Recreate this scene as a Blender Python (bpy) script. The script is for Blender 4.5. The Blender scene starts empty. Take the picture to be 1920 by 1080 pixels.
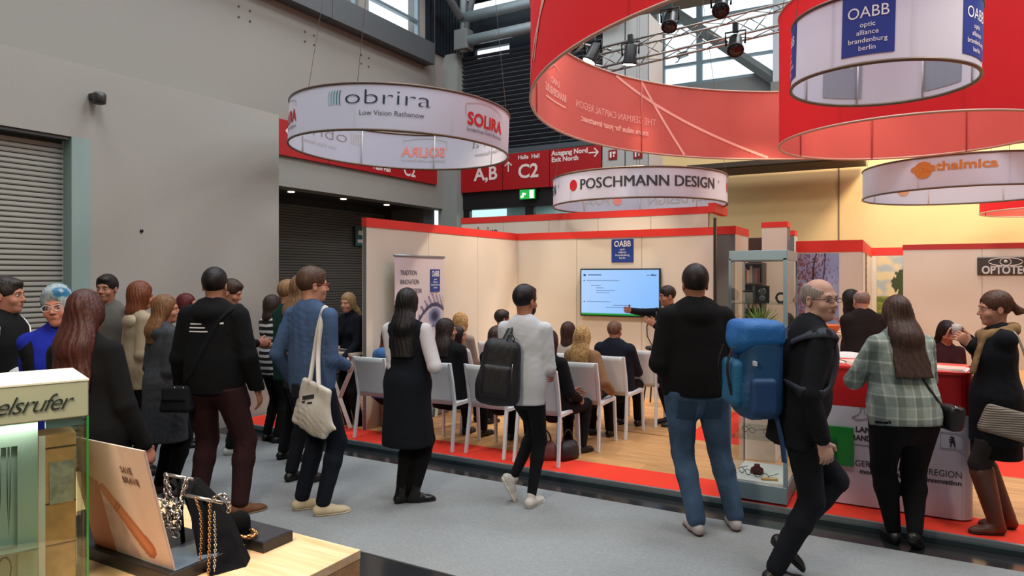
import bpy, bmesh, math, random
import numpy as np
from mathutils import Vector, Matrix, noise
random.seed(7)
PI = math.pi
SC = bpy.context.scene
COL = SC.collection
# ---------------------------------------------------------------- camera, world, light, exposure
H_EYE = 1.75; FPX = 1290.0; YAW = math.radians(29.5)
CS, SN = math.cos(YAW), math.sin(YAW)
cam_d = bpy.data.cameras.new('camera'); cam = bpy.data.objects.new('camera', cam_d); COL.objects.link(cam)
cam.location = (0, 0, H_EYE); cam.rotation_euler = (PI/2, 0, YAW)
cam_d.sensor_width = 36; cam_d.lens = 36*FPX/1920; cam_d.shift_y = -25/1920; cam_d.clip_start = .05
SC.camera = cam
SC.view_settings.view_transform = 'Standard'; SC.view_settings.look = 'None'
SC.view_settings.gamma = 1; SC.view_settings.use_curve_mapping = False
SC.view_settings.exposure = 0.45
w = bpy.data.worlds.new('sky'); SC.world = w; w.use_nodes = True
w.node_tree.nodes['Background'].inputs[0].default_value = (.80, .93, 1.0, 1)
w.node_tree.nodes['Background'].inputs[1].default_value = 1.15
cy = SC.cycles
cy.use_denoising = True; cy.max_bounces = 5; cy.diffuse_bounces = 3; cy.glossy_bounces = 2
cy.transmission_bounces = 4; cy.transparent_max_bounces = 8; cy.caustics_reflective = False; cy.caustics_refractive = False
cy.sample_clamp_indirect = 4.0

def W(X, Y, z=0.0):                      # metres right of / ahead of the viewpoint -> hall coordinates
    return Vector((CS*X - SN*Y, SN*X + CS*Y, z))
def at(px, Y, z=0.0): return W((px-960)/FPX*Y, Y, z)

def area(name, loc, size, power, color, rot=(0,0,0), size_y=None, spread=None):
    d = bpy.data.lights.new(name, 'AREA'); d.energy = power; d.color = color; d.size = size
    if size_y: d.shape = 'RECTANGLE'; d.size_y = size_y
    if spread: d.spread = spread
    o = bpy.data.objects.new(name, d); COL.objects.link(o); o.location = loc; o.rotation_euler = rot
    return o
def spot(name, loc, target, power, color, angle=50, blend=.5, r=.06):
    d = bpy.data.lights.new(name, 'SPOT'); d.energy = power; d.color = color
    d.spot_size = math.radians(angle); d.spot_blend = blend; d.shadow_soft_size = r
    o = bpy.data.objects.new(name, d); COL.objects.link(o); o.location = loc
    o.rotation_euler = (Vector(target)-Vector(loc)).to_track_quat('-Z', 'Y').to_euler()
    return o
DAY = (.93, .96, 1.0); WARM = (1.0, .80, .58)
for i, (x, y) in enumerate([(-5.5, 1.5), (-1.0, 1.5), (3.5, 1.5), (-5.0, 6.5), (-.5, 6.5), (4.0, 6.5), (-1.0, 12.5), (4.0, 12.5), (8.5, 9), (8.5, 2.5)]):
    area('hall_fill', (x, y, 10.3), 2.4, 190, DAY, size_y=2.4)  # added overhead fill standing in for the hall's daylight

# ---------------------------------------------------------------- materials
def hexc(h):
    if not isinstance(h, str): return tuple(h)[:3]
    h = h.lstrip('#'); c = [int(h[i:i+2], 16)/255 for i in (0, 2, 4)]
    return tuple(x/12.92 if x <= .04045 else ((x+.055)/1.055)**2.4 for x in c)
MATS = {}
def mat(color, rough=.6, metal=0, bump=0, bscale=80, var=.0, vscale=6, key=None, emit=0, spec=.5, stretch=(1,1,1), sheen=0):
    k = key or (str(color), rough, metal, bump, bscale, var, vscale, emit, spec, stretch, sheen)
    if k in MATS: return MATS[k]
    m = bpy.data.materials.new('surface'); m.use_nodes = True; nt = m.node_tree; N = nt.nodes; L = nt.links
    b = N['Principled BSDF']; c = hexc(color)
    b.inputs['Base Color'].default_value = (*c, 1); b.inputs['Roughness'].default_value = rough
    b.inputs['Metallic'].default_value = metal; b.inputs['Specular IOR Level'].default_value = spec
    if sheen: b.inputs['Sheen Weight'].default_value = sheen
    if emit:
        b.inputs['Emission Color'].default_value = (*c, 1); b.inputs['Emission Strength'].default_value = emit
    if var or bump:
        tc = N.new('ShaderNodeTexCoord'); mp = N.new('ShaderNodeMapping'); L.new(tc.outputs['Object'], mp.inputs[0])
        mp.inputs['Scale'].default_value = stretch
    if var:
        n = N.new('ShaderNodeTexNoise'); n.inputs['Scale'].default_value = vscale; n.inputs['Detail'].default_value = 4
        L.new(mp.outputs[0], n.inputs['Vector'])
        r = N.new('ShaderNodeMapRange'); r.inputs[1].default_value = .3; r.inputs[2].default_value = .7
        r.inputs[3].default_value = 1-var; r.inputs[4].default_value = 1+var; L.new(n.outputs['Fac'], r.inputs[0])
        mx = N.new('ShaderNodeVectorMath'); mx.operation = 'SCALE'; mx.inputs[0].default_value = c
        L.new(r.outputs[0], mx.inputs['Scale']); L.new(mx.outputs[0], b.inputs['Base Color'])
    if bump:
        n = N.new('ShaderNodeTexNoise'); n.inputs['Scale'].default_value = bscale; n.inputs['Detail'].default_value = 3
        L.new(mp.outputs[0], n.inputs['Vector'])
        bp = N.new('ShaderNodeBump'); bp.inputs['Strength'].default_value = bump; bp.inputs['Distance'].default_value = .01
        L.new(n.outputs['Fac'], bp.inputs['Height']); L.new(bp.outputs[0], b.inputs['Normal'])
    MATS[k] = m; return m
def nodes(m): return m.node_tree.nodes, m.node_tree.links, m.node_tree.nodes['Principled BSDF']
def ramp(N, stops, interp='LINEAR'):
    r = N.new('ShaderNodeValToRGB'); r.color_ramp.interpolation = interp
    el = r.color_ramp.elements
    while len(el) > 1: el.remove(el[-1])
    el[0].position = stops[0][0]; el[0].color = (*hexc(stops[0][1]), 1)
    for p, c in stops[1:]:
        e = el.new(p); e.color = (*hexc(c), 1)
    return r
def mat_glass(tint=(.93, .98, .96), key='glass', edge=False, clear=.86):
    if key in MATS: return MATS[key]
    m = bpy.data.materials.new('glass'); m.use_nodes = True; N, L = m.node_tree.nodes, m.node_tree.links
    out = N['Material Output']; N.remove(N['Principled BSDF'])
    t = N.new('ShaderNodeBsdfTransparent'); t.inputs[0].default_value = (*tint, 1)
    g = N.new('ShaderNodeBsdfGlossy'); g.inputs['Roughness'].default_value = .02
    lw = N.new('ShaderNodeLayerWeight'); lw.inputs[0].default_value = .5
    pw = N.new('ShaderNodeMath'); pw.operation = 'POWER'; pw.inputs[1].default_value = 5; L.new(lw.outputs['Facing'], pw.inputs[0])
    fr = N.new('ShaderNodeMath'); fr.operation = 'MULTIPLY_ADD'; fr.inputs[1].default_value = .7; fr.inputs[2].default_value = .035; L.new(pw.outputs[0], fr.inputs[0])
    mx = N.new('ShaderNodeMixShader'); L.new(fr.outputs[0], mx.inputs[0]); L.new(t.outputs[0], mx.inputs[1]); L.new(g.outputs[0], mx.inputs[2])
    L.new(mx.outputs[0], out.inputs[0]); MATS[key] = m; return m
def mat_fabric_translucent(color, key, back=None):
    """stretched banner cloth: lets some light through"""
    if key in MATS: return MATS[key]
    m = bpy.data.materials.new('banner_cloth'); m.use_nodes = True; N, L, b = nodes(m)
    c = hexc(color); b.inputs['Base Color'].default_value = (*c, 1); b.inputs['Roughness'].default_value = .75
    tl = N.new('ShaderNodeBsdfTranslucent'); tl.inputs[0].default_value = (*c, 1)
    mx = N.new('ShaderNodeMixShader'); mx.inputs[0].default_value = .38
    if back:                              # printed on one side, paler on the reverse
        ge = N.new('ShaderNodeNewGeometry'); cm = N.new('ShaderNodeMix'); cm.data_type = 'RGBA'; L.new(ge.outputs['Backfacing'], cm.inputs[0])
        cm.inputs[6].default_value = (*c, 1); cm.inputs[7].default_value = (*hexc(back), 1)
        for q in (b.inputs['Base Color'], tl.inputs[0]): L.new(cm.outputs[2], q)
    L.new(b.outputs[0], mx.inputs[1]); L.new(tl.outputs[0], mx.inputs[2]); L.new(mx.outputs[0], N['Material Output'].inputs[0])
    MATS[key] = m; return m

# ---------------------------------------------------------------- object helpers
def link(name, mesh, m=None, parent=None):
    o = bpy.data.objects.new(name, mesh); COL.objects.link(o)
    if m is not None and mesh is not None and not mesh.materials: mesh.materials.append(m)
    if parent is not None: o.parent = parent
    return o
def thing(name, label, cat, loc=(0,0,0), rotz=0, group=None):
    o = bpy.data.objects.new(name, None); COL.objects.link(o); o.location = loc; o.rotation_euler = (0, 0, rotz)
    o['label'] = label; o['category'] = cat
    o.empty_display_size = .1
    if group: o['group'] = group
    return o
def tag(o, label, cat, group=None):
    o['label'] = label; o['category'] = cat
    if group: o['group'] = group
    return o
def struct(o): o['kind'] = 'structure'; return o
def mesh_from(v, f, smooth=False, name='mesh'):
    me = bpy.data.meshes.new(name); me.from_pydata([tuple(x) for x in v], [], [tuple(x) for x in f]); me.update()
    if smooth: me.polygons.foreach_set('use_smooth', [True]*len(me.polygons))
    return me
def bm_box(bm, x0, x1, y0, y1, z0, z1, M=None):
    vs = [bm.verts.new((M @ Vector(p)) if M is not None else p) for p in
          [(x0,y0,z0),(x1,y0,z0),(x1,y1,z0),(x0,y1,z0),(x0,y0,z1),(x1,y0,z1),(x1,y1,z1),(x0,y1,z1)]]
    for f in ((0,3,2,1),(4,5,6,7),(0,1,5,4),(1,2,6,5),(2,3,7,6),(3,0,4,7)): bm.faces.new([vs[i] for i in f])
def bm_mesh(bm, bevel=0, seg=1, smooth=False):
    if bevel:
        bmesh.ops.bevel(bm, geom=list(bm.edges), offset=bevel, segments=seg, profile=.5, affect='EDGES')
    me = bpy.data.meshes.new('mesh'); bm.to_mesh(me); bm.free()
    if smooth: me.polygons.foreach_set('use_smooth', [True]*len(me.polygons))
    return me
def box(name, x0, x1, y0, y1, z0, z1, m, parent=None, bevel=0, M=None):
    bm = bmesh.new(); bm_box(bm, x0, x1, y0, y1, z0, z1, M)
    return link(name, bm_mesh(bm, bevel, 2 if bevel else 1), m, parent)
def boxes(name, lst, m, parent=None, bevel=0, M=None):
    bm = bmesh.new()
    for b in lst: bm_box(bm, *b, M)
    return link(name, bm_mesh(bm, bevel), m, parent)
def frame_m(a, b, up=Vector((0,0,1))):
    d = (Vector(b)-Vector(a)).normalized()
    if abs(d.dot(up)) > .98: up = Vector((1,0,0))
    x = d.cross(up).normalized(); y = x.cross(d)
    return x, y, d
def tube_geo(pts, r, n=8, V=None, F=None, close=False, cap=True, flat=1.0):
    V = [] if V is None else V; F = [] if F is None else F
    pts = [Vector(p) for p in pts]; k = len(pts); base = len(V); up = Vector((0,0,1))
    for i, p in enumerate(pts):
        if close: d = pts[(i+1)%k]-pts[(i-1)%k]
        else: d = pts[min(i+1,k-1)]-pts[max(i-1,0)]
        d.normalize(); u = up
        if abs(d.dot(u)) > .95: u = Vector((0,1,0))
        x = d.cross(u).normalized(); y = x.cross(d)
        rr = r[i] if hasattr(r, '__len__') else r
        for j in range(n):
            a = 2*PI*j/n; V.append(p + x*math.cos(a)*rr + y*math.sin(a)*rr*flat)
    m = k if close else k-1
    for i in range(m):
        for j in range(n):
            a, b = base+i*n+j, base+i*n+(j+1)%n; c, d2 = base+((i+1)%k)*n+(j+1)%n, base+((i+1)%k)*n+j
            F.append((a, b, c, d2))
    if cap and not close:
        F.append(tuple(base+j for j in range(n))[::-1]); F.append(tuple(base+(k-1)*n+j for j in range(n)))
    return V, F
def tube(name, pts, r, m, parent=None, n=8, close=False, flat=1.0, smooth=True):
    V, F = tube_geo(pts, r, n, close=close, flat=flat)
    return link(name, mesh_from(V, F, smooth), m, parent)
def lathe(name, prof, m, parent=None, n=20, loc=(0,0,0), smooth=True):
    V = []; F = []
    for r, z in prof:
        for j in range(n):
            a = 2*PI*j/n; V.append((loc[0]+r*math.cos(a), loc[1]+r*math.sin(a), loc[2]+z))
    for i in range(len(prof)-1):
        for j in range(n): F.append((i*n+j, i*n+(j+1)%n, (i+1)*n+(j+1)%n, (i+1)*n+j))
    F.append(tuple(range(n))[::-1]); F.append(tuple(range((len(prof)-1)*n, len(prof)*n)))
    return link(name, mesh_from(V, F, smooth), m, parent)
def text_mesh(s, size, bold=0, shear=0, align='LEFT', extrude=.0005, width=None, spacing=1, linesp=1):
    cu = bpy.data.curves.new('t', 'FONT'); cu.body = s; cu.size = size; cu.offset = bold; cu.shear = shear
    cu.align_x = align; cu.extrude = extrude; cu.space_character = spacing; cu.space_line = linesp; cu.resolution_u = 3
    o = bpy.data.objects.new('t', cu); COL.objects.link(o)
    dg = bpy.context.evaluated_depsgraph_get(); me = bpy.data.meshes.new_from_object(o.evaluated_get(dg))
    bpy.data.objects.remove(o); bpy.data.curves.remove(cu)
    if width:
        xs = [v.co.x for v in me.vertices]; w0 = max(xs)-min(xs); k = width/w0
        x0 = min(xs) if align == 'LEFT' else 0
        for v in me.vertices: v.co.x = v.co.x*k if align != 'LEFT' else (v.co.x-x0)*k
    return me
def sign_text(s, size, loc, right, up, m, parent, name='lettering', **kw):
    """lettering lying in the plane (right, up) at loc (hall coordinates)"""
    me = text_mesh(s, size, **kw); r = Vector(right).normalized(); u = Vector(up).normalized(); n = r.cross(u)
    M = Matrix(((r.x,u.x,n.x,loc[0]),(r.y,u.y,n.y,loc[1]),(r.z,u.z,n.z,loc[2]),(0,0,0,1)))
    me.transform(M)
    return link(name, me, m, parent)
# ================================================================ setting
def bake(root, loc=None):
    """root stands at loc; its parts were built in hall coordinates"""
    if loc is not None: root.location = loc
    M = Matrix.Translation(root.location) @ root.rotation_euler.to_matrix().to_4x4()
    inv = M.inverted(); seen = set()
    def rec(o):
        for c in o.children:
            if c.type == 'MESH' and c.data.name not in seen and c.matrix_basis == Matrix():
                c.data.transform(inv); seen.add(c.data.name)
            rec(c)
    rec(root); return root
KIDS = {}
def uo(px, v):                      # u of the point seen at picture column px on the plane v
    t = (px-960)/FPX; Y = v/(CS+SN*t); return CS*t*Y - SN*Y
def vo(px, u):
    t = (px-960)/FPX; Y = u/(CS*t-SN); return SN*t*Y + CS*Y
def dep(u, v): return -SN*u + CS*v
def zo(py, Y): return H_EYE + (515-py)*Y/FPX

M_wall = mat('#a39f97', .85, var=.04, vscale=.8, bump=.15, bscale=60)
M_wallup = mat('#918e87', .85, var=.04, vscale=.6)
M_grey = mat('#6d7170', .6)
M_sill = mat('#565a5c', .5, .3)
M_shut = mat('#a9a89e', .6)
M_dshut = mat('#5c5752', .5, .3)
M_black = mat('#0b0c0e', .45)
M_steel = mat('#8d9aa0', .35, .6)
M_alu = mat('#9aa4a8', .35, .7)
M_red = mat('#e0211a', .6)
M_redtrim = mat('#e2342a', .55)
M_redsign = mat('#a30c14', .45)
M_white = mat('#e9e6e2', .6)
M_panel = mat('#dcd3c2', .65, var=.02, vscale=2)
M_beige = mat('#ecca90', .8, var=.04, vscale=1)
M_carpetred = mat('#f03a22', .95, bump=.4, bscale=300)
STAGE = .06; V0 = 5.29; V1 = 5.75

def floor_mats():
    m = mat('#8c9192', .95, key='carpet', bump=.5, bscale=260, var=.10, vscale=55)
    g = mat('#26282a', .16, key='granite', var=.25, vscale=90, spec=.5)
    return m, g
M_carpet, M_granite = floor_mats()
f = struct(box('floor', -12, 14, -6, 18, -.1, 0, M_granite))
c = struct(box('aisle_carpet', -6.72, 14, 3.31, 4.99, 0, .006, M_carpet))
def wood_mat(key, light, dark, along=0):
    m = mat(light, .45, key=key); N, L, b = nodes(m)
    tc = N.new('ShaderNodeTexCoord'); mp = N.new('ShaderNodeMapping'); L.new(tc.outputs['Object'], mp.inputs[0])
    mp.inputs['Scale'].default_value = (1.2, 16, 16) if along == 0 else (16, 1.2, 16)
    n = N.new('ShaderNodeTexNoise'); n.inputs['Scale'].default_value = 2.2; n.inputs['Detail'].default_value = 6; n.inputs['Distortion'].default_value = .6
    L.new(mp.outputs[0], n.inputs['Vector'])
    oi = N.new('ShaderNodeObjectInfo')
    r = ramp(N, [(.3, dark), (.7, light)]); L.new(n.outputs['Fac'], r.inputs[0])
    mr = N.new('ShaderNodeMapRange'); mr.inputs[3].default_value = .88; mr.inputs[4].default_value = 1.08; L.new(oi.outputs['Random'], mr.inputs[0])
    s = N.new('ShaderNodeVectorMath'); s.operation = 'SCALE'; L.new(r.outputs[0], s.inputs[0]); L.new(mr.outputs[0], s.inputs['Scale'])
    L.new(s.outputs[0], b.inputs['Base Color']); return m
M_lam = wood_mat('laminate', '#dba970', '#b98450')
M_oak = wood_mat('oak', '#ecc9a0', '#d3a878')
# --- raised stand floor
st = thing('stand_platform', 'raised exhibition stand floor of pale wood laminate with red carpet edges', 'platform', (0, V0, 0))
box('deck', -6.7, 6, V0+.02, 16.4, .003, STAGE-.008, M_black, st)
box('edge_profile', -6.7, 6, V0, V0+.03, .001, STAGE+.003, M_alu, st)
box('edge_profile', -6.7, 6, V0-.035, V0-.001, .001, .035, mat('#39494f', .4, .5), st)
box('red_carpet', -6.7, 6, V0+.03, V1, STAGE-.008, STAGE, M_carpetred, st)
box('laminate_rear', -1.95, 6, 8.72, 16.4, STAGE-.008, STAGE, wood_mat('laminate', '#dba970', '#b98450'), st)  # unseen rear floor, wood chosen to cut the red bounce light
box('red_carpet', -1.95, 6, 7.05, 8.72, STAGE-.008, STAGE, M_carpetred, st)
bake(st)
pl = []
for r in range(56):
    y0 = V1 + r*.19; y1 = y0+.188
    if y0 > 16.2: break
    wide = y0 < 7.0
    x0 = -6.7 - random.random()*1.2; xe = 6.0 if wide else -1.95
    if not wide and y0 > 9.4: break
    while x0 < xe:
        a, b_ = max(x0, -6.7), min(x0+1.28, xe)
        if b_-a > .05:
            o = box('plank', a+.001, b_-.001, y0, min(y1, 7.05 if wide else 99), STAGE-.008, STAGE, M_lam)
            struct(o); pl.append(o)
        x0 += 1.28
for o in pl: o.parent = st; o.data.transform(Matrix.Translation((0, -V0, 0)))
for o in pl: del o['kind']

# --- left hall wall
U1, U2 = -6.75, -7.6
VD0, VD1, ZD = -.4, 3.57, 3.01
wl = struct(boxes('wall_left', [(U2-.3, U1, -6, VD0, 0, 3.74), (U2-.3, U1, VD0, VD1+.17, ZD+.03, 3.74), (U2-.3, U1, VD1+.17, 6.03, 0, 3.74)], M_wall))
struct(box('trim_1', U1-.14, U1+.002, VD1, VD1+.17, 0, ZD+.03, mat('#8ea39e', .5)))
struct(box('trim_2', U1-.2, U1-.02, VD0, VD1, ZD, ZD+.06, mat('#4b4d4b', .5)))
rd = thing('roller_door', 'pale grey slatted roller door in the left hall wall', 'door', (U1-.15, (VD0+VD1)/2, 0))
rd['kind'] = 'structure'; rd.name = 'door_1'; del rd['category']
sl = bmesh.new()
for (a, z0, z1) in ((0, 0, .038), (.006, .008, .030)): bm_box(sl, -.008, a, -(VD1-VD0)/2, (VD1-VD0)/2, z0, z1)
slm = bm_mesh(sl); slm.materials.append(M_shut)
box('back_sheet', -.02, -.008, -(VD1-VD0)/2, (VD1-VD0)/2, 0, ZD, mat('#34352f', .7), rd)
for k in range(62):
    o = link('slat', slm, None, rd); o.location = (0, 0, .015+k*.048)
# upper wall, with the window band high up
ZW0, ZW1 = 5.98, 8.6
wins = [(3.2, 4.9), (5.05, 6.75), (6.95, 8.42), (8.66, 10.08)]
bl = [(U2-.3, U2, -6, 11, 3.0, ZW0), (U2-.3, U2, -6, 3.2, ZW0, ZW1), (U2-.3, U2, 10.08, 11.4, ZW0, ZW1), (U2-.3, U2, -6, 17, ZW1, 11)]
for a, b_ in zip(wins[:-1], wins[1:]): bl.append((U2-.3, U2, a[1], b_[0], ZW0, ZW1))
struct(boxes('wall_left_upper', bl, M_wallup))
for (a, b_) in ((-2, 2.2), (2.21, 5.0), (5.01, 7.6), (7.61, 10.2)):
    o = struct(box('trim_3', U2, U2+.22, a, b_, 5.57, 5.95, M_sill))
def window(i, x0, x1, y0, y1, z0, z1, hz=(), vt=(), t=.05, m=None):
    """window in a wall: thin in x when x0==x1-ish, else thin in y"""
    w_ = struct(thing('window_%d' % i, '', '')); del w_['label']; del w_['category']
    m = m or M_steel; fr = []
    alongy = (x1-x0) < (y1-y0)
    def add(a0, a1, z_0, z_1):
        fr.append((x0, x1, a0, a1, z_0, z_1) if alongy else (a0, a1, y0, y1, z_0, z_1))
    A0, A1 = (y0, y1) if alongy else (x0, x1)
    add(A0, A0+t, z0, z1); add(A1-t, A1, z0, z1); add(A0+t, A1-t, z0, z0+t); add(A0+t, A1-t, z1-t, z1)
    boxes('window_frame', fr, m, w_); 
    for h in hz:
        fr.clear(); add(A0+t, A1-t, h-t/2, h+t/2); boxes('mullion', fr, m, w_)
    for h in vt:
        fr.clear(); add(h-t/2, h+t/2, z0+t, z1-t); boxes('mullion', fr, m, w_)
    g = (x0+x1)/2 if alongy else (y0+y1)/2
    if alongy: box('pane', g-.004, g+.004, A0+t, A1-t, z0+t, z1-t, mat_glass((.97, .99, 1), 'winglass'), w_)
    else: box('pane', A0+t, A1-t, g-.004, g+.004, z0+t, z1-t, mat_glass((.97, .99, 1), 'winglass'), w_)
    w_.location = ((x0+x1)/2, (y0+y1)/2, z0); bake(w_)
    return w_
n = 1
for a, b_ in wins:
    window(n, U2-.12, U2-.04, a, b_, ZW0, ZW1, hz=(6.35, 7.6)); n += 1
# dark ribbed cladding beside the last window, pale pier in the corner
cl = struct(thing('wall_cladding', '', '')); del cl['label']; del cl['category']
M_clad = mat('#232b33', .45, .4)
box('sheet', U2+.001, U2+.03, 10.2, 11.4, 5.9, 8.6, M_clad, cl)
for k in range(12): box('rib', U2+.03, U2+.06, 10.22+k*.1, 10.27+k*.1, 5.9, 8.6, M_clad, cl)
cl.location = (U2, 10.8, 5.9); bake(cl)
struct(box('wall_pier', U2-.1, -7.27, 10.75, 11.0, 0, 5.92, mat('#8f9490', .8)))
# recess with dark shutter
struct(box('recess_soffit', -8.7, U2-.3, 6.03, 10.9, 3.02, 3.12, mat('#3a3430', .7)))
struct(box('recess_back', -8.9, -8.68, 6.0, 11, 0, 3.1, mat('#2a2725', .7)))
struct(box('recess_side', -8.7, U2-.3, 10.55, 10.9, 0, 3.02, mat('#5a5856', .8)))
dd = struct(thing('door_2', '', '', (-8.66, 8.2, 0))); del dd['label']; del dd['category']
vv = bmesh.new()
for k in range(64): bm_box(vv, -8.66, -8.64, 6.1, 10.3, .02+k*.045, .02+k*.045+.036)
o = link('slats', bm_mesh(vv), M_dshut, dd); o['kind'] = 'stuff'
bake(dd)
for k, px in enumerate((546, 644, 725)):
    u = -8.1; v = vo(px, u)
    lt = tag(lathe('downlight', [(.05, 0), (.05, .012), (.035, .014)], mat('#ffe9c9', .5, emit=3.0, key='dl'), None, 14, (u, v, 3.006)), ['recessed downlight nearest the white wall edge, in the dark soffit', 'middle recessed downlight in the dark soffit', 'recessed downlight nearest the stand wall, in the dark soffit'][k], 'light', 'soffit downlights')
# --- back hall wall: louvres, red direction sign, glass doors
VB = 11.0; UP0, UP1 = uo(1130, 10.9), uo(1216, 10.9)
struct(boxes('wall_back', [(-7.3, UP0, VB, VB+.2, 3.98, 5.83)], M_black))
lv = struct(thing('wall_louvre', '', '', (-5.9, VB, 4.0))); del lv['label']; del lv['category']
bm = bmesh.new(); R = Matrix.Rotation(math.radians(-35), 4, 'X')
bm_box(bm, -1.42, 1.46, -.035, .035, -.006, .006, R)
lm = bm_mesh(bm); lm.materials.append(mat('#56636e', .45, .3))
for k in range(22):
    o = link('slat', lm, None, lv); o.location = (0, -.06, .08+k*.084)
bm = bmesh.new(); bm_box(bm, -1.42, 1.46, -.05, .05, -.008, .008, R)
lm2 = bm_mesh(bm); lm2.materials.append(mat('#2b343b', .4, .5))
for k in range(13):
    o = link('slat', lm2, None, lv); o.location = (0, .05, 2.95+k*.16)
box('ledge', -7.32, UP0, VB-.12, VB, 3.97, 4.05, mat('#4f5a60', .5, .3), lv)
box('panel', uo(955, VB), UP0, VB, VB+.1, 5.83, 6.05, M_clad, lv); box('panel', -7.3, uo(890, VB), VB, VB+.1, 5.83, 6.05, M_clad, lv)
box('panel', -7.3, UP0, VB+.1, VB+.2, 6.05, 6.8, M_clad, lv)
for o in lv.children:
    if o.name.startswith(('ledge', 'panel')): o.data.transform(Matrix.Translation((5.9, -VB, -4.0)))
rp = thing('roof_pipes', 'thick pale steel roof tubes above the dark louvred wall, meeting at a corner bracket', 'pipes', (-7.1, 10.5, 5.9))
M_pipe = mat('#a3afb4', .45, .4)
tube('pipe', [(-7.15, 10.7, 6.08), (-4, 10.7, 6.12)], .10, M_pipe, rp, 14)
tube('pipe', [(-7.15, 10.7, 6.52), (-4, 10.7, 6.55)], .10, M_pipe, rp, 14)
tube('pipe', [(-7.1, 10.72, 5.9), (-7.1, 10.72, 8.4)], .07, M_pipe, rp, 12)
tube('strut', [(-7.1, 10.6, 6.5), (-7.3, 8.4, 8.4)], .07, M_pipe, rp, 12)
tube('strut', [(-7.05, 10.72, 6.3), (-6.5, 10.7, 8.4)], .06, M_pipe, rp, 12)
box('bracket', -7.25, -6.95, 10.6, 10.84, 5.92, 6.3, M_grey, rp, .02)
bake(rp)
# glass doors below the sign
M_lobby = mat('#7d8e8c', .8)
struct(boxes('lobby', [(-7.6, -4.2, 13.2, 13.3, 0, 3.4), (-7.6, -4.2, 11.3, 13.3, 3.3, 3.4)], M_lobby))
d3 = struct(thing('door_3', '', '', (-5.9, VB, 0))); del d3['label']; del d3['category']
box('header', -7.3, UP0, VB-.05, VB+.1, 2.98, 3.30, M_black, d3)
for a, b_ in ((868, 882), (986, 1002), (1118, 1130)): box('door_frame', uo(a, VB), uo(b_, VB), VB-.03, VB+.06, 0, 2.98, M_black, d3)
box('door_frame', uo(880, VB), uo(1118, VB), VB-.02, VB+.05, 0, .12, M_black, d3)
for a, b_ in ((882, 986), (1002, 1118)): box('pane', uo(a, VB), uo(b_, VB), VB, VB+.01, .12, 2.98, mat_glass((.75, .84, .83), 'doorglass'), d3)
bake(d3)
area('lobby_light', (-5.9, 12.2, 3.25), 1.2, 60, DAY)
# white pier and the far beige wall, high windows
pr = struct(thing('wall_pier_white', '', '', (UP0, 10.9, 0))); del pr['label']; del pr['category']
M_pier = mat('#aeb3b1', .6)
um = uo(1172, 10.9)
box('core', UP0+.01, UP1-.01, 10.93, 11.6, 0, 6.0, M_grey, pr)
for z0, z1 in ((0, 2.0), (2.02, 4.2), (4.22, 6.02)):
    box('panel', UP0, um-.012, 10.9, 10.93, z0, z1, M_pier, pr); box('panel', um+.012, UP1, 10.9, 10.93, z0, z1, M_pier, pr)
box('panel', UP1-.01, UP1+.02, 10.9, 11.6, 0, 6.02, mat('#c4c2ba', .6), pr)  # paler, warmer side: reflected light put into the panel colour
bake(pr)
for k, px in enumerate((1149, 1196)):
    u = uo(px, 10.89); z = zo(290 if k == 0 else 288, dep(u, 10.89))
    s_ = thing('fire_sign', ['small red fire equipment sign on the left half of the white pier', 'small red fire equipment sign on the right half of the white pier'][k], 'sign', (u, 10.89, z))
    box('plate', -.075, .075, -.006, .008, -.08, .08, mat('#8e1014', .4), s_)
    boxes('symbol', [(-.05, -.02, -.009, -.005, -.05, .05), (0, .05, -.009, -.005, .01, .05), (.01, .03, -.009, -.005, -.04, 0)], M_white, s_)
VF = 17.0
struct(boxes('wall_far', [(-8, 14, VF, VF+.2, 0, 4.8)], M_beige))
struct(box('wall_far_seam', uo(1573, VF)-.012, uo(1573, VF)+.012, VF-.02, VF+.001, 0, 4.3, mat('#7a6a4e', .7)))
struct(boxes('wall_far_upper', [(-8, 14, VF, VF+.2, 4.8, 6.45), (-8, -5.4, VF, VF+.2, 6.45, 11), (-8, 14, VF, VF+.2, 9.3, 11)], M_grey))
us = [-5.27, -4.33, -2.45, -.5, 1.6, 3.7, 5.8, 8]
for a, b_ in zip(us[:-1], us[1:]):
    window(n, a, b_, VF, VF+.1, 6.45, 9.3, hz=(6.98, 8.05, 8.7), t=.07, m=mat('#6f7f86', .4, .5)); n += 1
struct(box('window_column', -2.56, -2.30, VF-.35, VF-.02, 4.8, 11, M_pipe))
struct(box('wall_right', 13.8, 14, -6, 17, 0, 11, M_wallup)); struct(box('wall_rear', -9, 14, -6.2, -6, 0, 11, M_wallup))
struct(box('ceiling', -9, 14, -6, 17.2, 11, 11.2, mat('#55585a', .9)))
br = thing('roof_brace', 'grey diagonal steel beam crossing the high windows', 'beam', (-3.6, VF-.3, 6))
V, F = tube_geo([(-4.9, VF-.2, 8.25), (-2.3, VF-.2, 6.05)], .13, 4)
link('beam', mesh_from(V, F), mat('#5f6564', .6), br); box('foot_plate', -2.6, -2.1, VF-.4, VF-.02, 5.75, 6.15, M_grey, br); bake(br)
gd = thing('roof_girder', 'wide grey steel roof girder running behind the red banner ring', 'beam', (-2, 12.1, 6.55))
box('web', -7.2, 8, 12.0, 12.25, 6.62, 7.0, mat('#62686a', .6), gd); box('flange', -7.2, 8, 11.9, 12.35, 6.55, 6.62, mat('#62686a', .6), gd); bake(gd)
cp = thing('slatted_canopy', 'dark slatted canopy in front of the beige wall below the red banner ring', 'canopy', (-1, 16, 4.0))
ca, cb = uo(1290, 15.6), uo(1500, 15.6)
box('fascia', ca, cb+1.2, 15.5, 15.62, 4.12, 4.22, mat('#463a30', .6), cp)
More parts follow.
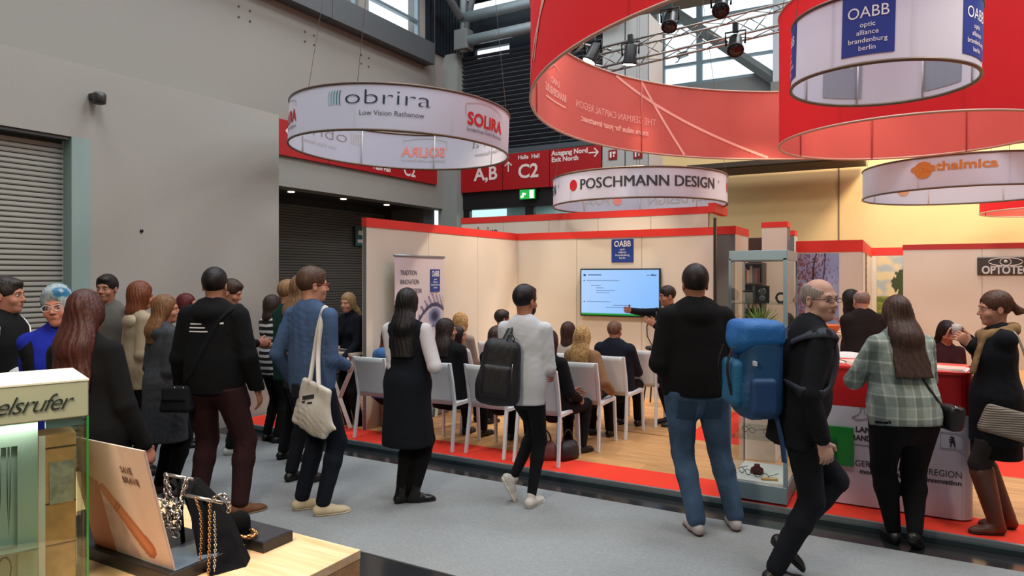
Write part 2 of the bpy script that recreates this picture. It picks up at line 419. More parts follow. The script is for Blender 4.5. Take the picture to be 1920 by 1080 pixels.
for k in range(9): box('slat', ca, cb+1.2, 15.65+k*.13, 15.73+k*.13, 4.10, 4.24, mat('#5a4a3a', .6), cp)
tube('strut', [(ca+.1, 16.6, 4.3), (ca+.1, 15.55, 4.15)], .04, M_steel, cp, 8)
bake(cp)
# security cameras
def cctv(label, loc, rz, wallmount=True):
    t = thing('security_camera', label, 'camera', loc, rz)
    box('housing', -.07, .07, -.20, .10, -.05, .07, mat('#6a6c6a', .4, .3), t, .015)
    lathe('lens', [(.035, 0), (.04, .02), (.03, .03)], M_black, t, 12, (0, 0, 0)).matrix_local = Matrix.Translation((0, -.20, 0)) @ Matrix.Rotation(PI/2, 4, 'X')
    tube('bracket', [(0, .05, -.04), (0, .12, -.12), (0, .2, -.12)], .015, M_grey, t, 8)
    return t
sp = thing('wall_lamp', 'small dark metal wall lamp high on the pale left wall', 'lamp', (U1+.02, vo(174, U1), zo(187, dep(U1, vo(174, U1)))))
lathe('housing', [(.03, -.06), (.055, -.05), (.06, .03), (.05, .05)], mat('#4f4e4b', .4, .6), sp, 16, (.09, 0, 0))
box('bracket', -.02, .06, -.045, .045, -.01, .05, mat('#3a3936', .5, .5), sp, .008)
cctv('security camera silhouetted against the high windows seen through the red ring', (-4.9, VF+.45, 7.35), math.radians(60))
# cluster of anchor holes on the upper wall
for k, (px, py) in enumerate(((458, 26), (580, 72), (684, 114))):
    v = vo(px, U2); z = zo(py, dep(U2, v))
    a = thing('anchor_plate', ['cluster of small bolts in the grey upper wall nearest the left', 'cluster of small bolts in the grey upper wall, middle of three', 'cluster of small bolts in the grey upper wall just above the white ring'][k], 'bolts', (U2, v, z))
    for dy in (-.09, .09):
        for dz in (-.07, .07): lathe('bolt', [(.014, 0), (.014, .01)], M_dshut, a, 8).matrix_local = Matrix.Translation((0.0, dy, dz)) @ Matrix.Rotation(PI/2, 4, 'Y')
tag(lathe('wall_plug', [(.018, 0), (.018, .01)], M_black, None, 10), 'single black plug hole in the pale left wall', 'plug').matrix_local = Matrix.Translation((U1, vo(265, U1), zo(433, dep(U1, vo(265, U1))))) @ Matrix.Rotation(PI/2, 4, 'Y')

# ---------------------------------------------------------------- direction signs
ux, uz = (1, 0, 0), (0, 0, 1)
def arrow(name, loc, r, u, s, m, parent, w=.16):
    """arrow pointing along r; u is the sideways direction"""
    r, u = Vector(r), Vector(u); n_ = r.cross(u)
    P = [(-.5,-w/2),(.15,-w/2),(-.05,-.35),(.12,-.42),(.5,0),(.12,.42),(-.05,.35),(.15,w/2),(-.5,w/2)]
    P = [(-.5,-.06),(.3,-.06),(.02,-.34),(.12,-.42),(.5,0),(.12,.42),(.02,.34),(.3,.06),(-.5,.06)]
    v = [Vector(loc)+r*a*s+u*b*s for a, b in P]
    return link(name, mesh_from(v, [tuple(range(9))]), m, parent)
M_pale = mat('#e7d9d4', .5)
sb = thing('direction_sign', 'long red hanging direction sign over the glass doors reading A,B and C2', 'sign', (-5.9, 10.9, 3.3))
s0, s1 = uo(862, 10.9), uo(1128, 10.9)
for a, b_ in ((862, 943), (944, 1031), (1032, 1128)): box('panel', uo(a, 10.9), uo(b_, 10.9)-.004, 10.88, 10.95, 3.30, 3.95, M_redsign, sb)
yv = 10.874
def bs(s, px, py, h, **k): u = uo(px, yv); return sign_text(s, h/.72, (u, yv, zo(py, dep(u, yv))), ux, uz, M_pale, sb, **k)
bs('A,B', 889, 339, .25, bold=.008); bs('Halle  Hall', 971, 299, .075, bold=.003); bs('C2', 971, 334, .25, bold=.008)
bs('Ausgang Nord', 1034, 292, .085, bold=.004); bs('Exit North', 1034, 304, .085, bold=.004)
arrow('arrow', (uo(1113, yv), yv, 3.83), ux, uz, .19, M_pale, sb)
arrow('arrow', (uo(953, yv), yv, 3.72), (0, 0, 1), (-1, 0, 0), .19, M_pale, sb)
bake(sb)
ex = thing('exit_sign', 'small lit green emergency exit sign below the red sign', 'sign', (uo(988, 10.86), 10.86, 3.19))
box('housing', -.15, .17, 0, .05, -.09, .09, mat('#123f22', .4), ex)
box('face', -.145, .165, -.008, 0, -.085, .085, mat('#1f8f3c', .4, emit=.8, key='exitg'), ex)
boxes('pictogram', [(.06, .14, -.012, -.008, -.07, .07), (-.09, -.06, -.012, -.008, -.05, .03), (-.06, -.02, -.012, -.008, -.01, .02), (-.12, -.09, -.012, -.008, -.06, -.02)], mat('#d8ffe0', .4, emit=1.0, key='exitw'), ex)
sr = thing('direction_sign', 'red direction sign on the wall behind the white ring, reading C2', 'sign', (U2+.05, 8.6, 3.4))
xs = U2+.05
for a, b_ in ((6.3, 7.7), (7.71, 9.1), (9.11, 10.5)): box('panel', U2+.005, xs, a, b_, 3.43, 3.93, M_redsign, sr)
def ls(s, px, z, h, **k): v = vo(px, xs+.004); return sign_text(s, h/.72, (xs+.004, v, z), (0, 1, 0), uz, M_pale, sr, **k)
ls('C2', 757, 3.49, .20, bold=.006); ls('Halle Hall', 700, 3.49, .08, bold=.003); arrow('arrow', (xs+.004, 6.95, 3.78), (0, -1, 0), (0, 0, 1), .18, M_pale, sr); ls('Ausgang Nord', 560, 3.6, .09)
bake(sr)
gs = thing('wall_sign', 'small teal information sign on the dark shutter beside the stand wall', 'sign', (-8.6, vo(676, -8.6), 2.45))
box('plate', 0, .02, -.15, .15, -.18, .18, mat('#245a5c', .4), gs)
boxes('pictogram', [(.02, .024, -.08, .08, .02, .10), (.02, .024, -.10, .10, -.12, -.06)], M_pale, gs)

# ================================================================ hanging banner rings
class Ring:
    def __init__(s, label, px, D, R, z0, z1, cloth, inner, rim='#6b5a4c', tilt=0, cat='banner', lean=0):
        s.R, s.z0, s.z1, s.lab = R, z0, z1, label
        X = (px-960)/FPX*D; s.X, s.D = X, D
        s.c = W(X, D); s.root = thing('banner_ring', label, cat, (s.c.x, s.c.y, z0))
        d = math.hypot(X, D); s.t = Vector((-X/d, -D/d))          # towards the viewpoint, in camera axes
        n_ = 96; V = []; F = []
        for j in range(n_+1):
            a = 2*PI*j/n_; V += [(R*math.cos(a), R*math.sin(a), 0), (R*math.cos(a), R*math.sin(a), z1-z0)]
        F = [(2*j, 2*j+2, 2*j+3, 2*j+1) for j in range(n_)]
        link('banner_cloth', mesh_from(V, F, True), cloth, s.root)
        for z in (0, z1-z0):
            for ro, mm in ((0, mat(rim, .4, .3)),):
                tube('rim', [((R+ro)*math.cos(2*PI*j/96), (R+ro)*math.sin(2*PI*j/96), z) for j in range(96)], .013, mm, s.root, 8, close=True)
        for k in range(8):
            a = 2*PI*(k+.4)/8; x, y = (R-.012)*math.cos(a), (R-.012)*math.sin(a)
            if k % 2 == 0: tube('suspension_wire', [(x, y, z1-z0), (x*.2, y*.2, 10.9-z0)], .003, M_steel, s.root, 5)
            tube('upright', [(x, y, .0), (x, y, z1-z0)], .007, inner, s.root, 6)
        if tilt: s.root.rotation_euler = (0, 0, 0); s.root.rotation_euler.rotate_axis('X', 0)
        if tilt or lean:
            ax = W(0, 1).normalized(); ax2 = W(1, 0).normalized()
            s.root.rotation_euler = (Matrix.Rotation(math.radians(tilt), 3, ax) @ Matrix.Rotation(math.radians(lean), 3, ax2)).to_euler()
    def vec(s, al):                   # al: angle on the ring, 0 = side nearest the viewpoint, positive = rightwards
        c, q = math.cos(al), math.sin(al); tx, ty = s.t
        dx, dy = tx*c + -ty*q, ty*c + tx*q
        return W(dx, dy)
    def hit(s, px, far=False):
        k = (px-960)/FPX; A = 1+k*k; B = -2*(k*s.X+s.D); C = s.X**2+s.D**2-s.R**2
        Dq = max(B*B-4*A*C, 0); y = (-B+(math.sqrt(Dq) if far else -math.sqrt(Dq)))/(2*A)
        vx, vy = k*y-s.X, y-s.D; tx, ty = s.t
        return math.atan2(-ty*vx+tx*vy, tx*vx+ty*vy), y
    def wrap(s, me, al, z, off, m, name='lettering'):
        for v in me.vertices:
            a = al + v.co.x/s.R; d = s.vec(a)*(s.R+off); v.co = Vector((d.x, d.y, z-s.z0+v.co.y))
        return link(name, me, m, s.root)
    def text(s, t, al, z, h, m, minner=None, **k):
        # printed outside, showing through pale and mirrored on the inner side
        s.wrap(text_mesh(t, h/.72, align='CENTER', extrude=0, **k), al, z, .006, m)
        if minner: s.wrap(text_mesh(t, h/.72, align='CENTER', extrude=0, **k), al, z, -.004, minner)
    def poly(s, pts, al, z, m, minner=None, name='print'):
        for mm, off in ((m, .006), (minner, -.004)):
            if mm is None: continue
            v = []
            for x, y in pts: d = s.vec(al+x/s.R)*(s.R+off); v.append((d.x, d.y, z-s.z0+y))
            link(name, mesh_from(v, [tuple(range(len(v)))]), mm, s.root)
    def quadstrip(s, pts, w, al, z, m, minner=None, name='print_line'):
        """a printed line of width w through pts (arc metres, height)"""
        q = []
        for (a, b_), (c, d) in zip(pts[:-1], pts[1:]):
            n_ = max(1, int(math.hypot(c-a, d-b_)/.08)); q += [(a+(c-a)*i/n_, b_+(d-b_)*i/n_) for i in range(n_)]
        q.append(pts[-1])
        for mm, off in ((m, .005), (minner, -.005)):
            if mm is None: continue
            V = []; F = []
            for i, (x, y) in enumerate(q):
                p0, p1 = q[max(i-1, 0)], q[min(i+1, len(q)-1)]; tx, ty = p1[0]-p0[0], p1[1]-p0[1]; l = math.hypot(tx, ty) or 1
                for sg in (-1, 1):
                    d = s.vec(al+(x-ty/l*w/2*sg)/s.R)*(s.R+off); V.append((d.x, d.y, z-s.z0+y+tx/l*w/2*sg))
            F = [(2*i, 2*i+1, 2*i+3, 2*i+2) for i in range(len(q)-1)]
            link(name, mesh_from(V, F), mm, s.root)
C_wh = mat_fabric_translucent('#d8dcec', 'cloth_white'); C_rd = mat_fabric_translucent('#e0232a', 'cloth_red', '#dd6a60')
M_ink = mat('#1b2440', .6); M_inkf = mat('#8a8480', .7); M_rdp = mat('#cf1f26', .6); M_rdf = mat('#ec8d83', .7); M_gy = mat('#4a4a52', .6); M_gyf = mat('#b9b2ae', .7)
M_upw = mat('#e4ded8', .5); M_upr = mat('#c96a62', .5)
rad = math.radians
# white ring with spectacle makers' names
rA = Ring('white fabric ring hanging low over the aisle, printed obrira and SOLIRA', 751, 8.0, 1.25, 3.17, 3.63, C_wh, M_upw, tilt=2.2)
for k in range(3):
    al = rad(-9.5+120*k)
    rA.text('obrira', al+.05, 3.425, .15, M_ink, M_inkf, width=.86, bold=-.0035)
    rA.text('Low Vision Rathenow', al+.09, 3.315, .05, M_gy, M_gyf, width=.64)
    for q in range(5):
        rr = .10; pts = [(-.41-.033*q-.02*math.cos(t), .13*math.sin(t)*.62) for t in (-1.1, -.55, 0, .55, 1.1)]
        tc = ['#1d6d78', '#2f8691', '#4f9ba3', '#7ab0b5', '#a8c6c9'][q]
        rA.quadstrip(pts, .012, al, 3.49, mat(tc, .6), M_gyf)
    al = rad(46+120*k)
    rA.text('SOLIRA', al, 3.335, .13, M_rdp, M_rdf, width=.60, bold=.005)
    rA.text('Sonderlinsen GmbH Rathenow', al, 3.265, .04, M_gy, M_gyf, width=.60)
    rA.quadstrip([(-.32, .02), (-.32, .14)] + [(-.32+.075*i, .14+.045*math.sin(PI*i/8)) for i in range(9)] + [(.28, .09)], .008, al, 3.40, M_gyf, M_gyf)
# second white ring
rB = Ring('white fabric ring above the stand walls, printed POSCHMANN DESIGN', 1197, 10.0, 1.238, 2.74, 3.13, C_wh, M_upw)
for k in range(3):
    al = rad(5+120*k)
    rB.text('®', al+1.14/1.238, 2.965, .04, mat('#34343a', .6), M_gyf)
    for dx in (-.004, 0, .004): rB.text('POSCHMANN DESIGN', al+.04+dx, 2.885, .143, mat('#34343a', .6), M_gyf if dx == 0 else None, width=1.94)
    rB.poly([(.075*math.cos(t*PI/8), .075*math.sin(t*PI/8)) for t in range(16)], al-1.06/1.238, 2.955, M_rdp, M_rdf, 'dot')
# big red ring
rC = Ring('huge red fabric ring hanging at the centre of the stand', 960+.577*FPX, 6.0, 3.3, 3.31, 4.22, C_rd, M_upr, rim='#c4a090')
M_ln = mat('#f4b0a0', .6)
for (pa, za, pb, zb_, far) in ((1155, 4.2, 1440, 3.33, True), (1203, 4.2, 1283, 3.33, True), (1075, 4.2, 983, 3.36, False), (1040, 4.2, 1002, 3.5, False)):
    a, _ = rC.hit(pa, far); b_, _ = rC.hit(pb, far); d = b_-a
    while d > PI: d -= 2*PI
    while d < -PI: d += 2*PI
    rC.quadstrip([(0, 0), (d*rC.R, zb_-za)], .035, a, za, M_ln, M_ln)
al, _ = rC.hit(1148, True)
rC.text('THE GERMAN CAPITAL REGION', al, 3.67, .085, M_ln, M_ln, width=1.55)
rC.text('more value for your investment', al-.0, 3.53, .07, M_ln, M_ln, width=1.30, bold=.004)
al, _ = rC.hit(1040, True)
rC.text('LAND', al, 3.78, .07, M_ln, M_ln, bold=.003); rC.text('BRANDENBURG', al, 3.66, .08, M_ln, M_ln, width=.62, bold=.004)
rC.quadstrip([(-.3, 0), (.3, 0)], .02, al, 3.60, M_ln, M_ln)
rC.quadstrip([(-.12, .42), (.02, .42), (.03, .22), (.12, .16), (.2, -.02), (.02, .08), (-.1, .04), (-.08, -.05)], .014, al, 3.92, M_ln, M_ln)
al, _ = rC.hit(1000, True)
rC.text('berlin', al, 3.75, .10, M_ln, M_ln, bold=.003)
rC.quadstrip([(-.3, .12), (.3, .12)], .02, al, 3.8, M_ln, M_ln); rC.quadstrip([(-.3, -.12), (.3, -.12)], .02, al, 3.8, M_ln, M_ln)
# nearer red ring, white ring inside it, far rings
rE = Ring('bright red fabric ring hanging behind the white blue-label ring', 960+.578*FPX, 7.0, 1.24, 3.13, 4.5, C_rd, M_upr, rim='#c4a090')
rD = Ring('small white fabric ring with blue optic alliance labels, nearest the viewer', 960+.536*FPX, 4.9, .595, 3.10, 3.56, C_wh, M_upw, tilt=1.5)
M_blue = mat('#10338e', .55); M_bluef = mat('#9a98a4', .8); M_whp = mat('#f2f4fa', .6)
al0, _ = rD.hit(1625)
for k in range(5):
    al = al0 + k*2*PI/5
    ww, hh = .155, .34
    n_ = 8
    for mm, off in ((M_blue, .004), (M_bluef, -.004)):
        V = []
        for i in range(n_+1):
            d = rD.vec(al+(-ww+2*ww*i/n_)/rD.R)*(rD.R+off)
            V += [(d.x, d.y, .055), (d.x, d.y, .055+hh+.05)]
        link('label', mesh_from(V, [(2*i, 2*i+2, 2*i+3, 2*i+1) for i in range(n_)]), mm, rD.root)
    rD.text('OABB', al, 3.395, .075, M_whp, mat('#d9d2cf', .7), width=.24, bold=.0)
    for i, t in enumerate(('optic', 'alliance', 'brandenburg', 'berlin')): rD.text(t, al, 3.335-i*.05, .032, M_whp, mat('#d9d2cf', .7))
rF = Ring('pale fabric ring printed ophthalmica in orange at the right edge', 960+.657*FPX, 9.5, 1.25, 2.84, 3.24, C_wh, M_upw)
M_or = mat('#d98a3a', .6); M_orf = mat('#dca27c', .7)
for k in range(3):
    al, _ = rF.hit(1785); al += k*2*PI/3
    rF.poly([(.11*math.cos(t*PI/8), .11*math.sin(t*PI/8)) for t in range(16)], al-.32/1.25, 3.08, M_or, M_orf, 'dot')
    rF.text('ophthalmica', al, 3.06, .11, M_or, M_orf, width=.95, bold=.004)
rG = Ring('distant red fabric ring showing at the right edge', 960+.80*FPX, 12.0, 1.2, 2.86, 3.3, C_rd, M_upr, rim='#c4a090')

# ---------------------------------------------------------------- lighting truss with lamps
def truss(label, a, b_, s=.14):
    a, b_ = Vector(a), Vector(b_); t = thing('lighting_truss', label, 'truss', tuple((a+b_)/2))
    x, y, d = frame_m(a, b_); L_ = (b_-a).length; k = int(L_/.28)
    M_tr = mat('#9a9a94', .35, .8); O = (a+b_)/2
    cor = [x*s+y*s, x*-s+y*s, x*-s-y*s, x*s-y*s]
    for c_ in cor: tube('chord', [a+c_-O, b_+c_-O], .016, M_tr, t, 8)
    V, F = tube_geo([(0, 0, -.5), (0, 0, .5)], .007, 5); bm_ = mesh_from(V, F, True); bm_.materials.append(M_tr)
    for i in range(k):
        for q in range(4):
            c0, c1 = (cor[q], cor[(q+1)%4]) if i % 2 else (cor[(q+1)%4], cor[q])
            p, r = a+d*(L_*i/k)+c0-O, a+d*(L_*(i+1)/k)+c1-O
            o = link('brace', bm_, None, t); v = r-p
            o.matrix_local = Matrix.Translation((p+r)/2) @ v.to_track_quat('Z', 'Y').to_matrix().to_4x4() @ Matrix.Diagonal((1, 1, v.length, 1))
    return t
TZ = 4.9
ta = at(1115, 9.3, 4.62); tb = at(1500, 8.6, 5.02)
truss('long box truss with stage lamps seen inside the red ring', ta, tb, .13)
truss('short box truss running from the louvred wall to the corner lamp', at(1060, 10.2, 5.1), at(1128, 9.35, 4.7), .12)
truss('box truss crossing towards the roof near the top of the red ring', at(1385, 8.3, 5.2), at(1320, 7.0, 5.9), .12)
def stage_lamp(label, loc, target, lit, power=0):
    t = thing('stage_lamp', label, 'lamp', loc); d = (Vector(target)-Vector(loc)).normalized()
    Q = d.to_track_quat('Z', 'Y').to_matrix().to_4x4()
    o = lathe('lamp_body', [(.05, -.14), (.075, -.12), (.08, .05), (.10, .10), (.10, .12), (.085, .12)], M_black, t, 14); o.data.transform(Q)
    l = lathe('lens', [(.085, .121), (.06, .128)], mat('#fff2dc', .3, emit=14, key='lampon') if lit else mat('#1a1b20', .1), t, 14); l.data.transform(Q)
    tube('yoke', [(-.11, 0, 0), (-.12, 0, .16), (.12, 0, .16), (.11, 0, 0)], .012, M_black, t, 6)
    box('clamp', -.03, .03, -.03, .03, .15, .26, M_black, t)
    if power:
        spot('stand_spotlight', Vector(loc)+d*.16, target, power, WARM, 62, .7)
    return t
stage_lamp('lit stage lamp at the left end of the truss', at(1112, 9.0, zo(100, 9.0)), (-5.0, 7.5, 1.2), True, 230)
stage_lamp('lit stage lamp hanging under the truss by the white pier', at(1182, 8.9, zo(103, 8.9)), (-3.6, 9.0, 1.0), True, 230)
stage_lamp('lit stage lamp at the right end of the truss behind the rings', at(1484, 8.4, zo(68, 8.4)), (-1.6, 9.5, 1.5), True, 200)
stage_lamp('dark stage lamp hanging left of centre on the long truss', at(1256, 8.7, zo(40, 8.7)), (-2, 5, 0), False)
stage_lamp('dark stage lamp below the centre of the long truss', at(1379, 8.3, zo(84, 8.3)), (-1, 5, 0), False)
stage_lamp('dark stage lamp at the junction of the crossing truss', at(1352, 8.0, zo(12, 8.0)), (-1, 3, 0), False)
# stand and hall lamps out of view that wash the beige wall and the stand walls
for x in (0.5, 4.5, 8.5): area('wall_washer', (x, 14.6, 5.6), .6, 115, WARM, (math.radians(38), 0, 0), size_y=.6)
for (x, y, t) in ((-3.4, 6.2, (-3.4, 9.0, 1.2)), (-1.0, 8.2, (-.8, 12, 1.2)), (1.4, 4.6, (.2, 5.8, .9))):
    spot('stand_spotlight', (x, y, 4.6), t, 85, WARM, 75, .8)
# ================================================================ stand walls
def vcol_mat(emit=0):
    k = 'vcol%s' % emit
    if k in MATS: return MATS[k]
    m = bpy.data.materials.new('printed'); m.use_nodes = True; N, L, b = nodes(m)
    a = N.new('ShaderNodeAttribute'); a.attribute_name = 'ink'; L.new(a.outputs['Color'], b.inputs['Base Color']); b.inputs['Roughness'].default_value = .5
    if emit:
        L.new(a.outputs['Color'], b.inputs['Emission Color']); b.inputs['Emission Strength'].default_value = emit; b.inputs['Base Color'].default_value = (0, 0, 0, 1)
        for l in list(b.inputs['Base Color'].links): m.node_tree.links.remove(l)
        b.inputs['Roughness'].default_value = .2
    MATS[k] = m; return m
def printed(name, o, r, u, w_, h_, fn, nx=60, ny=60, parent=None, emit=0):
    """flat print: o = lower left corner, r/u = unit directions, fn(s, t) -> sRGB 0..1"""
    o, r, u = Vector(o), Vector(r), Vector(u); V = []; F = []; Cc = []
    for j in range(ny+1):
        for i in range(nx+1):
            s, t = i/nx, j/ny; V.append(o+r*w_*s+u*h_*t); c = fn(s, t); Cc += [*(x/12.92 if x <= .04045 else ((x+.055)/1.055)**2.4 for x in c), 1]
    for j in range(ny):
        for i in range(nx): a = j*(nx+1)+i; F.append((a, a+1, a+nx+2, a+nx+1))
    me = mesh_from(V, F); ca = me.color_attributes.new('ink', 'FLOAT_COLOR', 'POINT'); ca.data.foreach_set('color', Cc)
    return link(name, me, vcol_mat(emit), parent)
def mixc(a, b, t): t = max(0, min(1, t)); return tuple(x+(y-x)*t for x, y in zip(a, b))
def rgb(h): h = h.lstrip('#'); return tuple(int(h[i:i+2], 16)/255 for i in (0, 2, 4))
def sst(a, b, x): t = max(0, min(1, (x-a)/(b-a))); return t*t*(3-2*t)
def nz(x, y, s=1, z=0): return noise.noise(Vector((x*s, y*s, z)))

def stand_wall(label, x0, x1, y0, y1, z1, panels, trim=.10, trim_m=M_redtrim, pm=M_panel, z0=STAGE):
    """modular wall of panels along its longer side, red band on top"""
    t = thing('stand_wall', label, 'wall', ((x0+x1)/2, (y0+y1)/2, z0))
    ax = (x1-x0) > (y1-y0); A0, A1 = (x0, x1) if ax else (y0, y1)
    for k in range(panels):
        a, b_ = A0+(A1-A0)*k/panels+.003, A0+(A1-A0)*(k+1)/panels-.003
        if ax: box('panel', a, b_, y0, y1, z0, z1-trim, pm, t)
        else: box('panel', x0, x1, a, b_, z0, z1-trim, pm, t)
    if ax: box('core', x0+.002, x1-.002, y0+.008, y1-.008, z0, z1-trim, M_grey, t)
    else: box('core', x0+.008, x1-.008, y0+.002, y1-.002, z0, z1-trim, M_grey, t)
    box('red_band', x0-.006, x1+.006, y0-.006, y1+.006, z1-trim, z1, trim_m, t)
    return bake(t)
UL, VT, ZT = -5.05, 9.10, 2.37
UR = uo(1338, VT)
stand_wall('white partition wall left of the seats, red band on top, banner standing against it', UL-.06, UL, 5.72, VT, ZT, 3)
stand_wall('white partition wall that carries the television, red band on top', UL, UR, VT, VT+.06, ZT, 3)
tw = stand_wall('taller white partition rising behind the television wall, lettered obrira', uo(865, 9.75), uo(1328, 9.75), 9.75, 9.83, 2.71, 5)
sign_text('obrira', .24, (uo(884, 9.74)-0, 9.742, 2.385), ux, uz, mat('#4b5563', .6), tw, width=.52).data.transform(Matrix.Translation(-tw.location))
box('red_end', uo(1330, 9.75)-.003, uo(1341, 9.70), 9.70, 10.5, 2.62, 2.75, M_redtrim, tw).data.transform(Matrix.Translation(-tw.location))
box('glass_edge_post', UR, UR+.03, VT-.01, VT+.05, STAGE, ZT+.12, mat('#3a3632', .4, .4), None); o = bpy.context.scene.collection.objects[-1]
o.name = 'wall_post'; tag(o, 'thin dark upright post at the free end of the television wall', 'post')
def module(label, pxa, pxb, py, Y, trim=.1, **k):
    a, b_ = at(pxa, Y), at(pxb, Y)
    v = (a.y+b_.y)/2; u0, u1 = uo(pxa, v), uo(pxb, v)
    return stand_wall(label, u0, u1, v, v+.35, zo(py, dep((u0+u1)/2, v)), 1, trim, **k)
stand_wall('pale wall module just right of the television wall, lit orange', uo(1338, 10.6), uo(1379, 10.6), 10.6, 11.6, zo(424, dep(uo(1360, 10.6), 10.6)), 1, .12)
box('backdrop_panel', uo(1391, 12.2), uo(1432, 12.2), 12.2, 12.26, STAGE, zo(446, dep(uo(1410, 12.2), 12.2)), mat('#5a3a30', .7))
tag(COL.objects[-1], 'dark brown panel showing between two pale wall modules', 'panel')
module('tall pale wall module with a red cap above the glass showcase', 1428, 1476, 416, 11.2, .09)
module('short pale wall module with a red cap beside the blossom picture', 1470, 1490, 432, 12.2, .09)
V3 = 12.35
a3, b3 = uo(1493, V3), uo(1617, V3); z3 = zo(451, dep(uo(1550, V3), V3))
w3 = stand_wall('pale wall with the blossom picture and a broad red band', a3, b3, V3, V3+.07, z3, 2, .19)
stand_wall('pale side wall running back beside the landscape picture', b3-.07, b3, V3+.08, 16.2, z3, 3, .19)
w4 = stand_wall('rear stand wall with the landscape picture and red band', b3, b3+2.4, 16.2, 16.28, z3, 2, .16)
def blossom(s, t):
    c = mixc(rgb('#a9b4d6'), rgb('#7f92c4'), nz(s, t, 3)+.5)
    n1 = nz(s, t, 22) + .5*nz(s, t, 50, 3); lim = .0 + 1.0*max(0, s-.38-.25*nz(t, 0, 4)) - .15*(1-t)
    if n1 > lim: c = mixc(rgb('#4a2434'), rgb('#c99aa6'), nz(s, t, 60, 7)+.45)
    if abs(s-.25-.35*(t-.3)+.05*math.sin(9*t)) < .02 or abs(s-.62-.15*(t-.6)) < .012 and t > .6: c = rgb('#2c1d22')
    return c
printed('blossom_print', (a3+.01, V3-.004, .5), ux, uz, uo(1572, V3)-a3, z3-.21-.5, blossom, 50, 80, w3).data.transform(Matrix.Translation(-w3.location))
def landscape(s, t):
    h = .42
    if t > h:
        c = mixc(rgb('#d9c79c'), rgb('#a9b5b4'), sst(-.2, .35, nz(s*1.2, t*3, 3)))
    else: c = mixc(rgb('#66712a'), rgb('#9a9c3c'), nz(s*2, t*9, 4)+.5); c = mixc(c, rgb('#3f5a2a'), .6*(abs(t-.36) < .03))
    for cx, cy, r_ in ((.72, .66, .2), (.55, .60, .13), (.86, .56, .14), (.70, .5, .12)):
        if math.hypot((s-cx)*.7, (t-cy)*.9)+.05*nz(s, t, 18) < r_*.75: c = mixc(rgb('#28341c'), rgb('#46552c'), nz(s, t, 40)+.5)
    if abs(s-.72) < .02 and .36 < t < .55: c = rgb('#2a2a1a')
    return c
lx = uo(1644, 16.19)
printed('landscape_print', (max(lx, b3+.02), 16.193, .7), ux, uz, uo(1712, 16.19)-max(lx, b3+.02), z3-.18-.7, landscape, 60, 70, w4).data.transform(Matrix.Translation(-w4.location))
# vertical sign on the side wall
vs_ = thing('wall_sign', 'narrow dark vertical sign on the side wall between the two pictures', 'sign', (b3, 13.6, 1.7))
uu = b3+.004
v_a, v_b = 13.4, 14.3
box('plate', .0, .01, -.18, .18, -.42, .42, mat('#4b4748', .5), vs_)
for k in range(6): box('mark', .01, .014, -.10, .10, .28-k*.12, .36-k*.12, mat('#b9aaa6', .5), vs_)
VO = 15.0
wo = stand_wall('wide pale stand wall with the OPTOTEC sign at the right edge', uo(1693, VO), 5.0, VO, VO+.08, zo(459, dep(uo(1693, VO), VO)), 4, .10, mat('#a82320', .6), mat('#cdbcac', .7))  # deeper red band: the shade at this wall is put into its colour
so = thing('wall_sign', 'dark rounded OPTOTEC sign with an eye emblem', 'sign', (uo(1885, VO), VO-.02, zo(499, dep(uo(1885, VO), VO))))
sc_ = dep(uo(1885, VO), VO)/FPX
box('plate', -44*sc_, 44*sc_, -.01, .018, -17*sc_, 17*sc_, mat('#3a3634', .4), so, .05*.3)
me = text_mesh('OPTOTEC', 15*sc_/.72, align='CENTER', width=74*sc_, bold=.006); me.transform(Matrix.Translation((0, -.013, -14*sc_)) @ Matrix.Rotation(PI/2, 4, 'X')); link('lettering', me, mat('#c4bcb8', .5), so)
for rx, rz in ((26, 9.5), (8.5, 8.5)): tube('emblem_ring', [(rx*sc_*math.cos(q*PI/16), -.013, 8*sc_+rz*sc_*.8*math.sin(q*PI/16)) for q in range(32)], .008, mat('#c4bcb8', .5), so, 5, close=True)
lathe('emblem_dot', [(.03, 0), (.03, .004)], mat('#c4bcb8', .5), so, 12).matrix_local = Matrix.Translation((0, -.013, 9*sc_)) @ Matrix.Rotation(PI/2, 4, 'X')

# blue label sign and television
yw = VT-.002
def oabb(label, c, w_, h_, r, u, name='wall_sign', parent=None):
    t = parent or thing(name, label, 'sign', tuple(c))
    r, u = Vector(r), Vector(u); n_ = r.cross(u)
    M = Matrix(((r.x,u.x,n_.x,0),(r.y,u.y,n_.y,0),(r.z,u.z,n_.z,0),(0,0,0,1)))
    if parent: M = Matrix.Translation(Vector(c)-parent.location) @ M
    box('label_plate' if parent else 'plate', -w_/2, w_/2, -h_/2, h_/2, 0, .006, mat('#1b3f95', .5), t, M=M)
    me = text_mesh('OABB', h_*.36, align='CENTER', width=w_*.76, bold=h_*.006); me.transform(M @ Matrix.Translation((0, h_*.18, .008))); link('lettering', me, M_whp, t)
    for i, s in enumerate(('optic', 'alliance', 'brandenburg', 'berlin')):
        me = text_mesh(s, h_*.125, align='CENTER'); me.transform(M @ Matrix.Translation((0, h_*(.02-i*.125), .008))); link('lettering', me, M_whp, t)
    return t
a, b_ = uo(1147, yw), uo(1188, yw)
oabb('square blue wall sign lettered OABB above the television', ((a+b_)/2, yw-.001, zo(470, dep((a+b_)/2, yw))), b_-a, .32, ux, uz)
tva, tvb = uo(1088, VT-.06), uo(1238, VT-.06); tz1, tz0 = 1.835, 1.165
tv = thing('television', 'wall mounted flat television showing a pale blue slide', 'television', ((tva+tvb)/2, VT-.05, 1.5))
box('housing', tva, tvb, VT-.06, VT-.012, tz0, tz1, M_black, tv, .004)
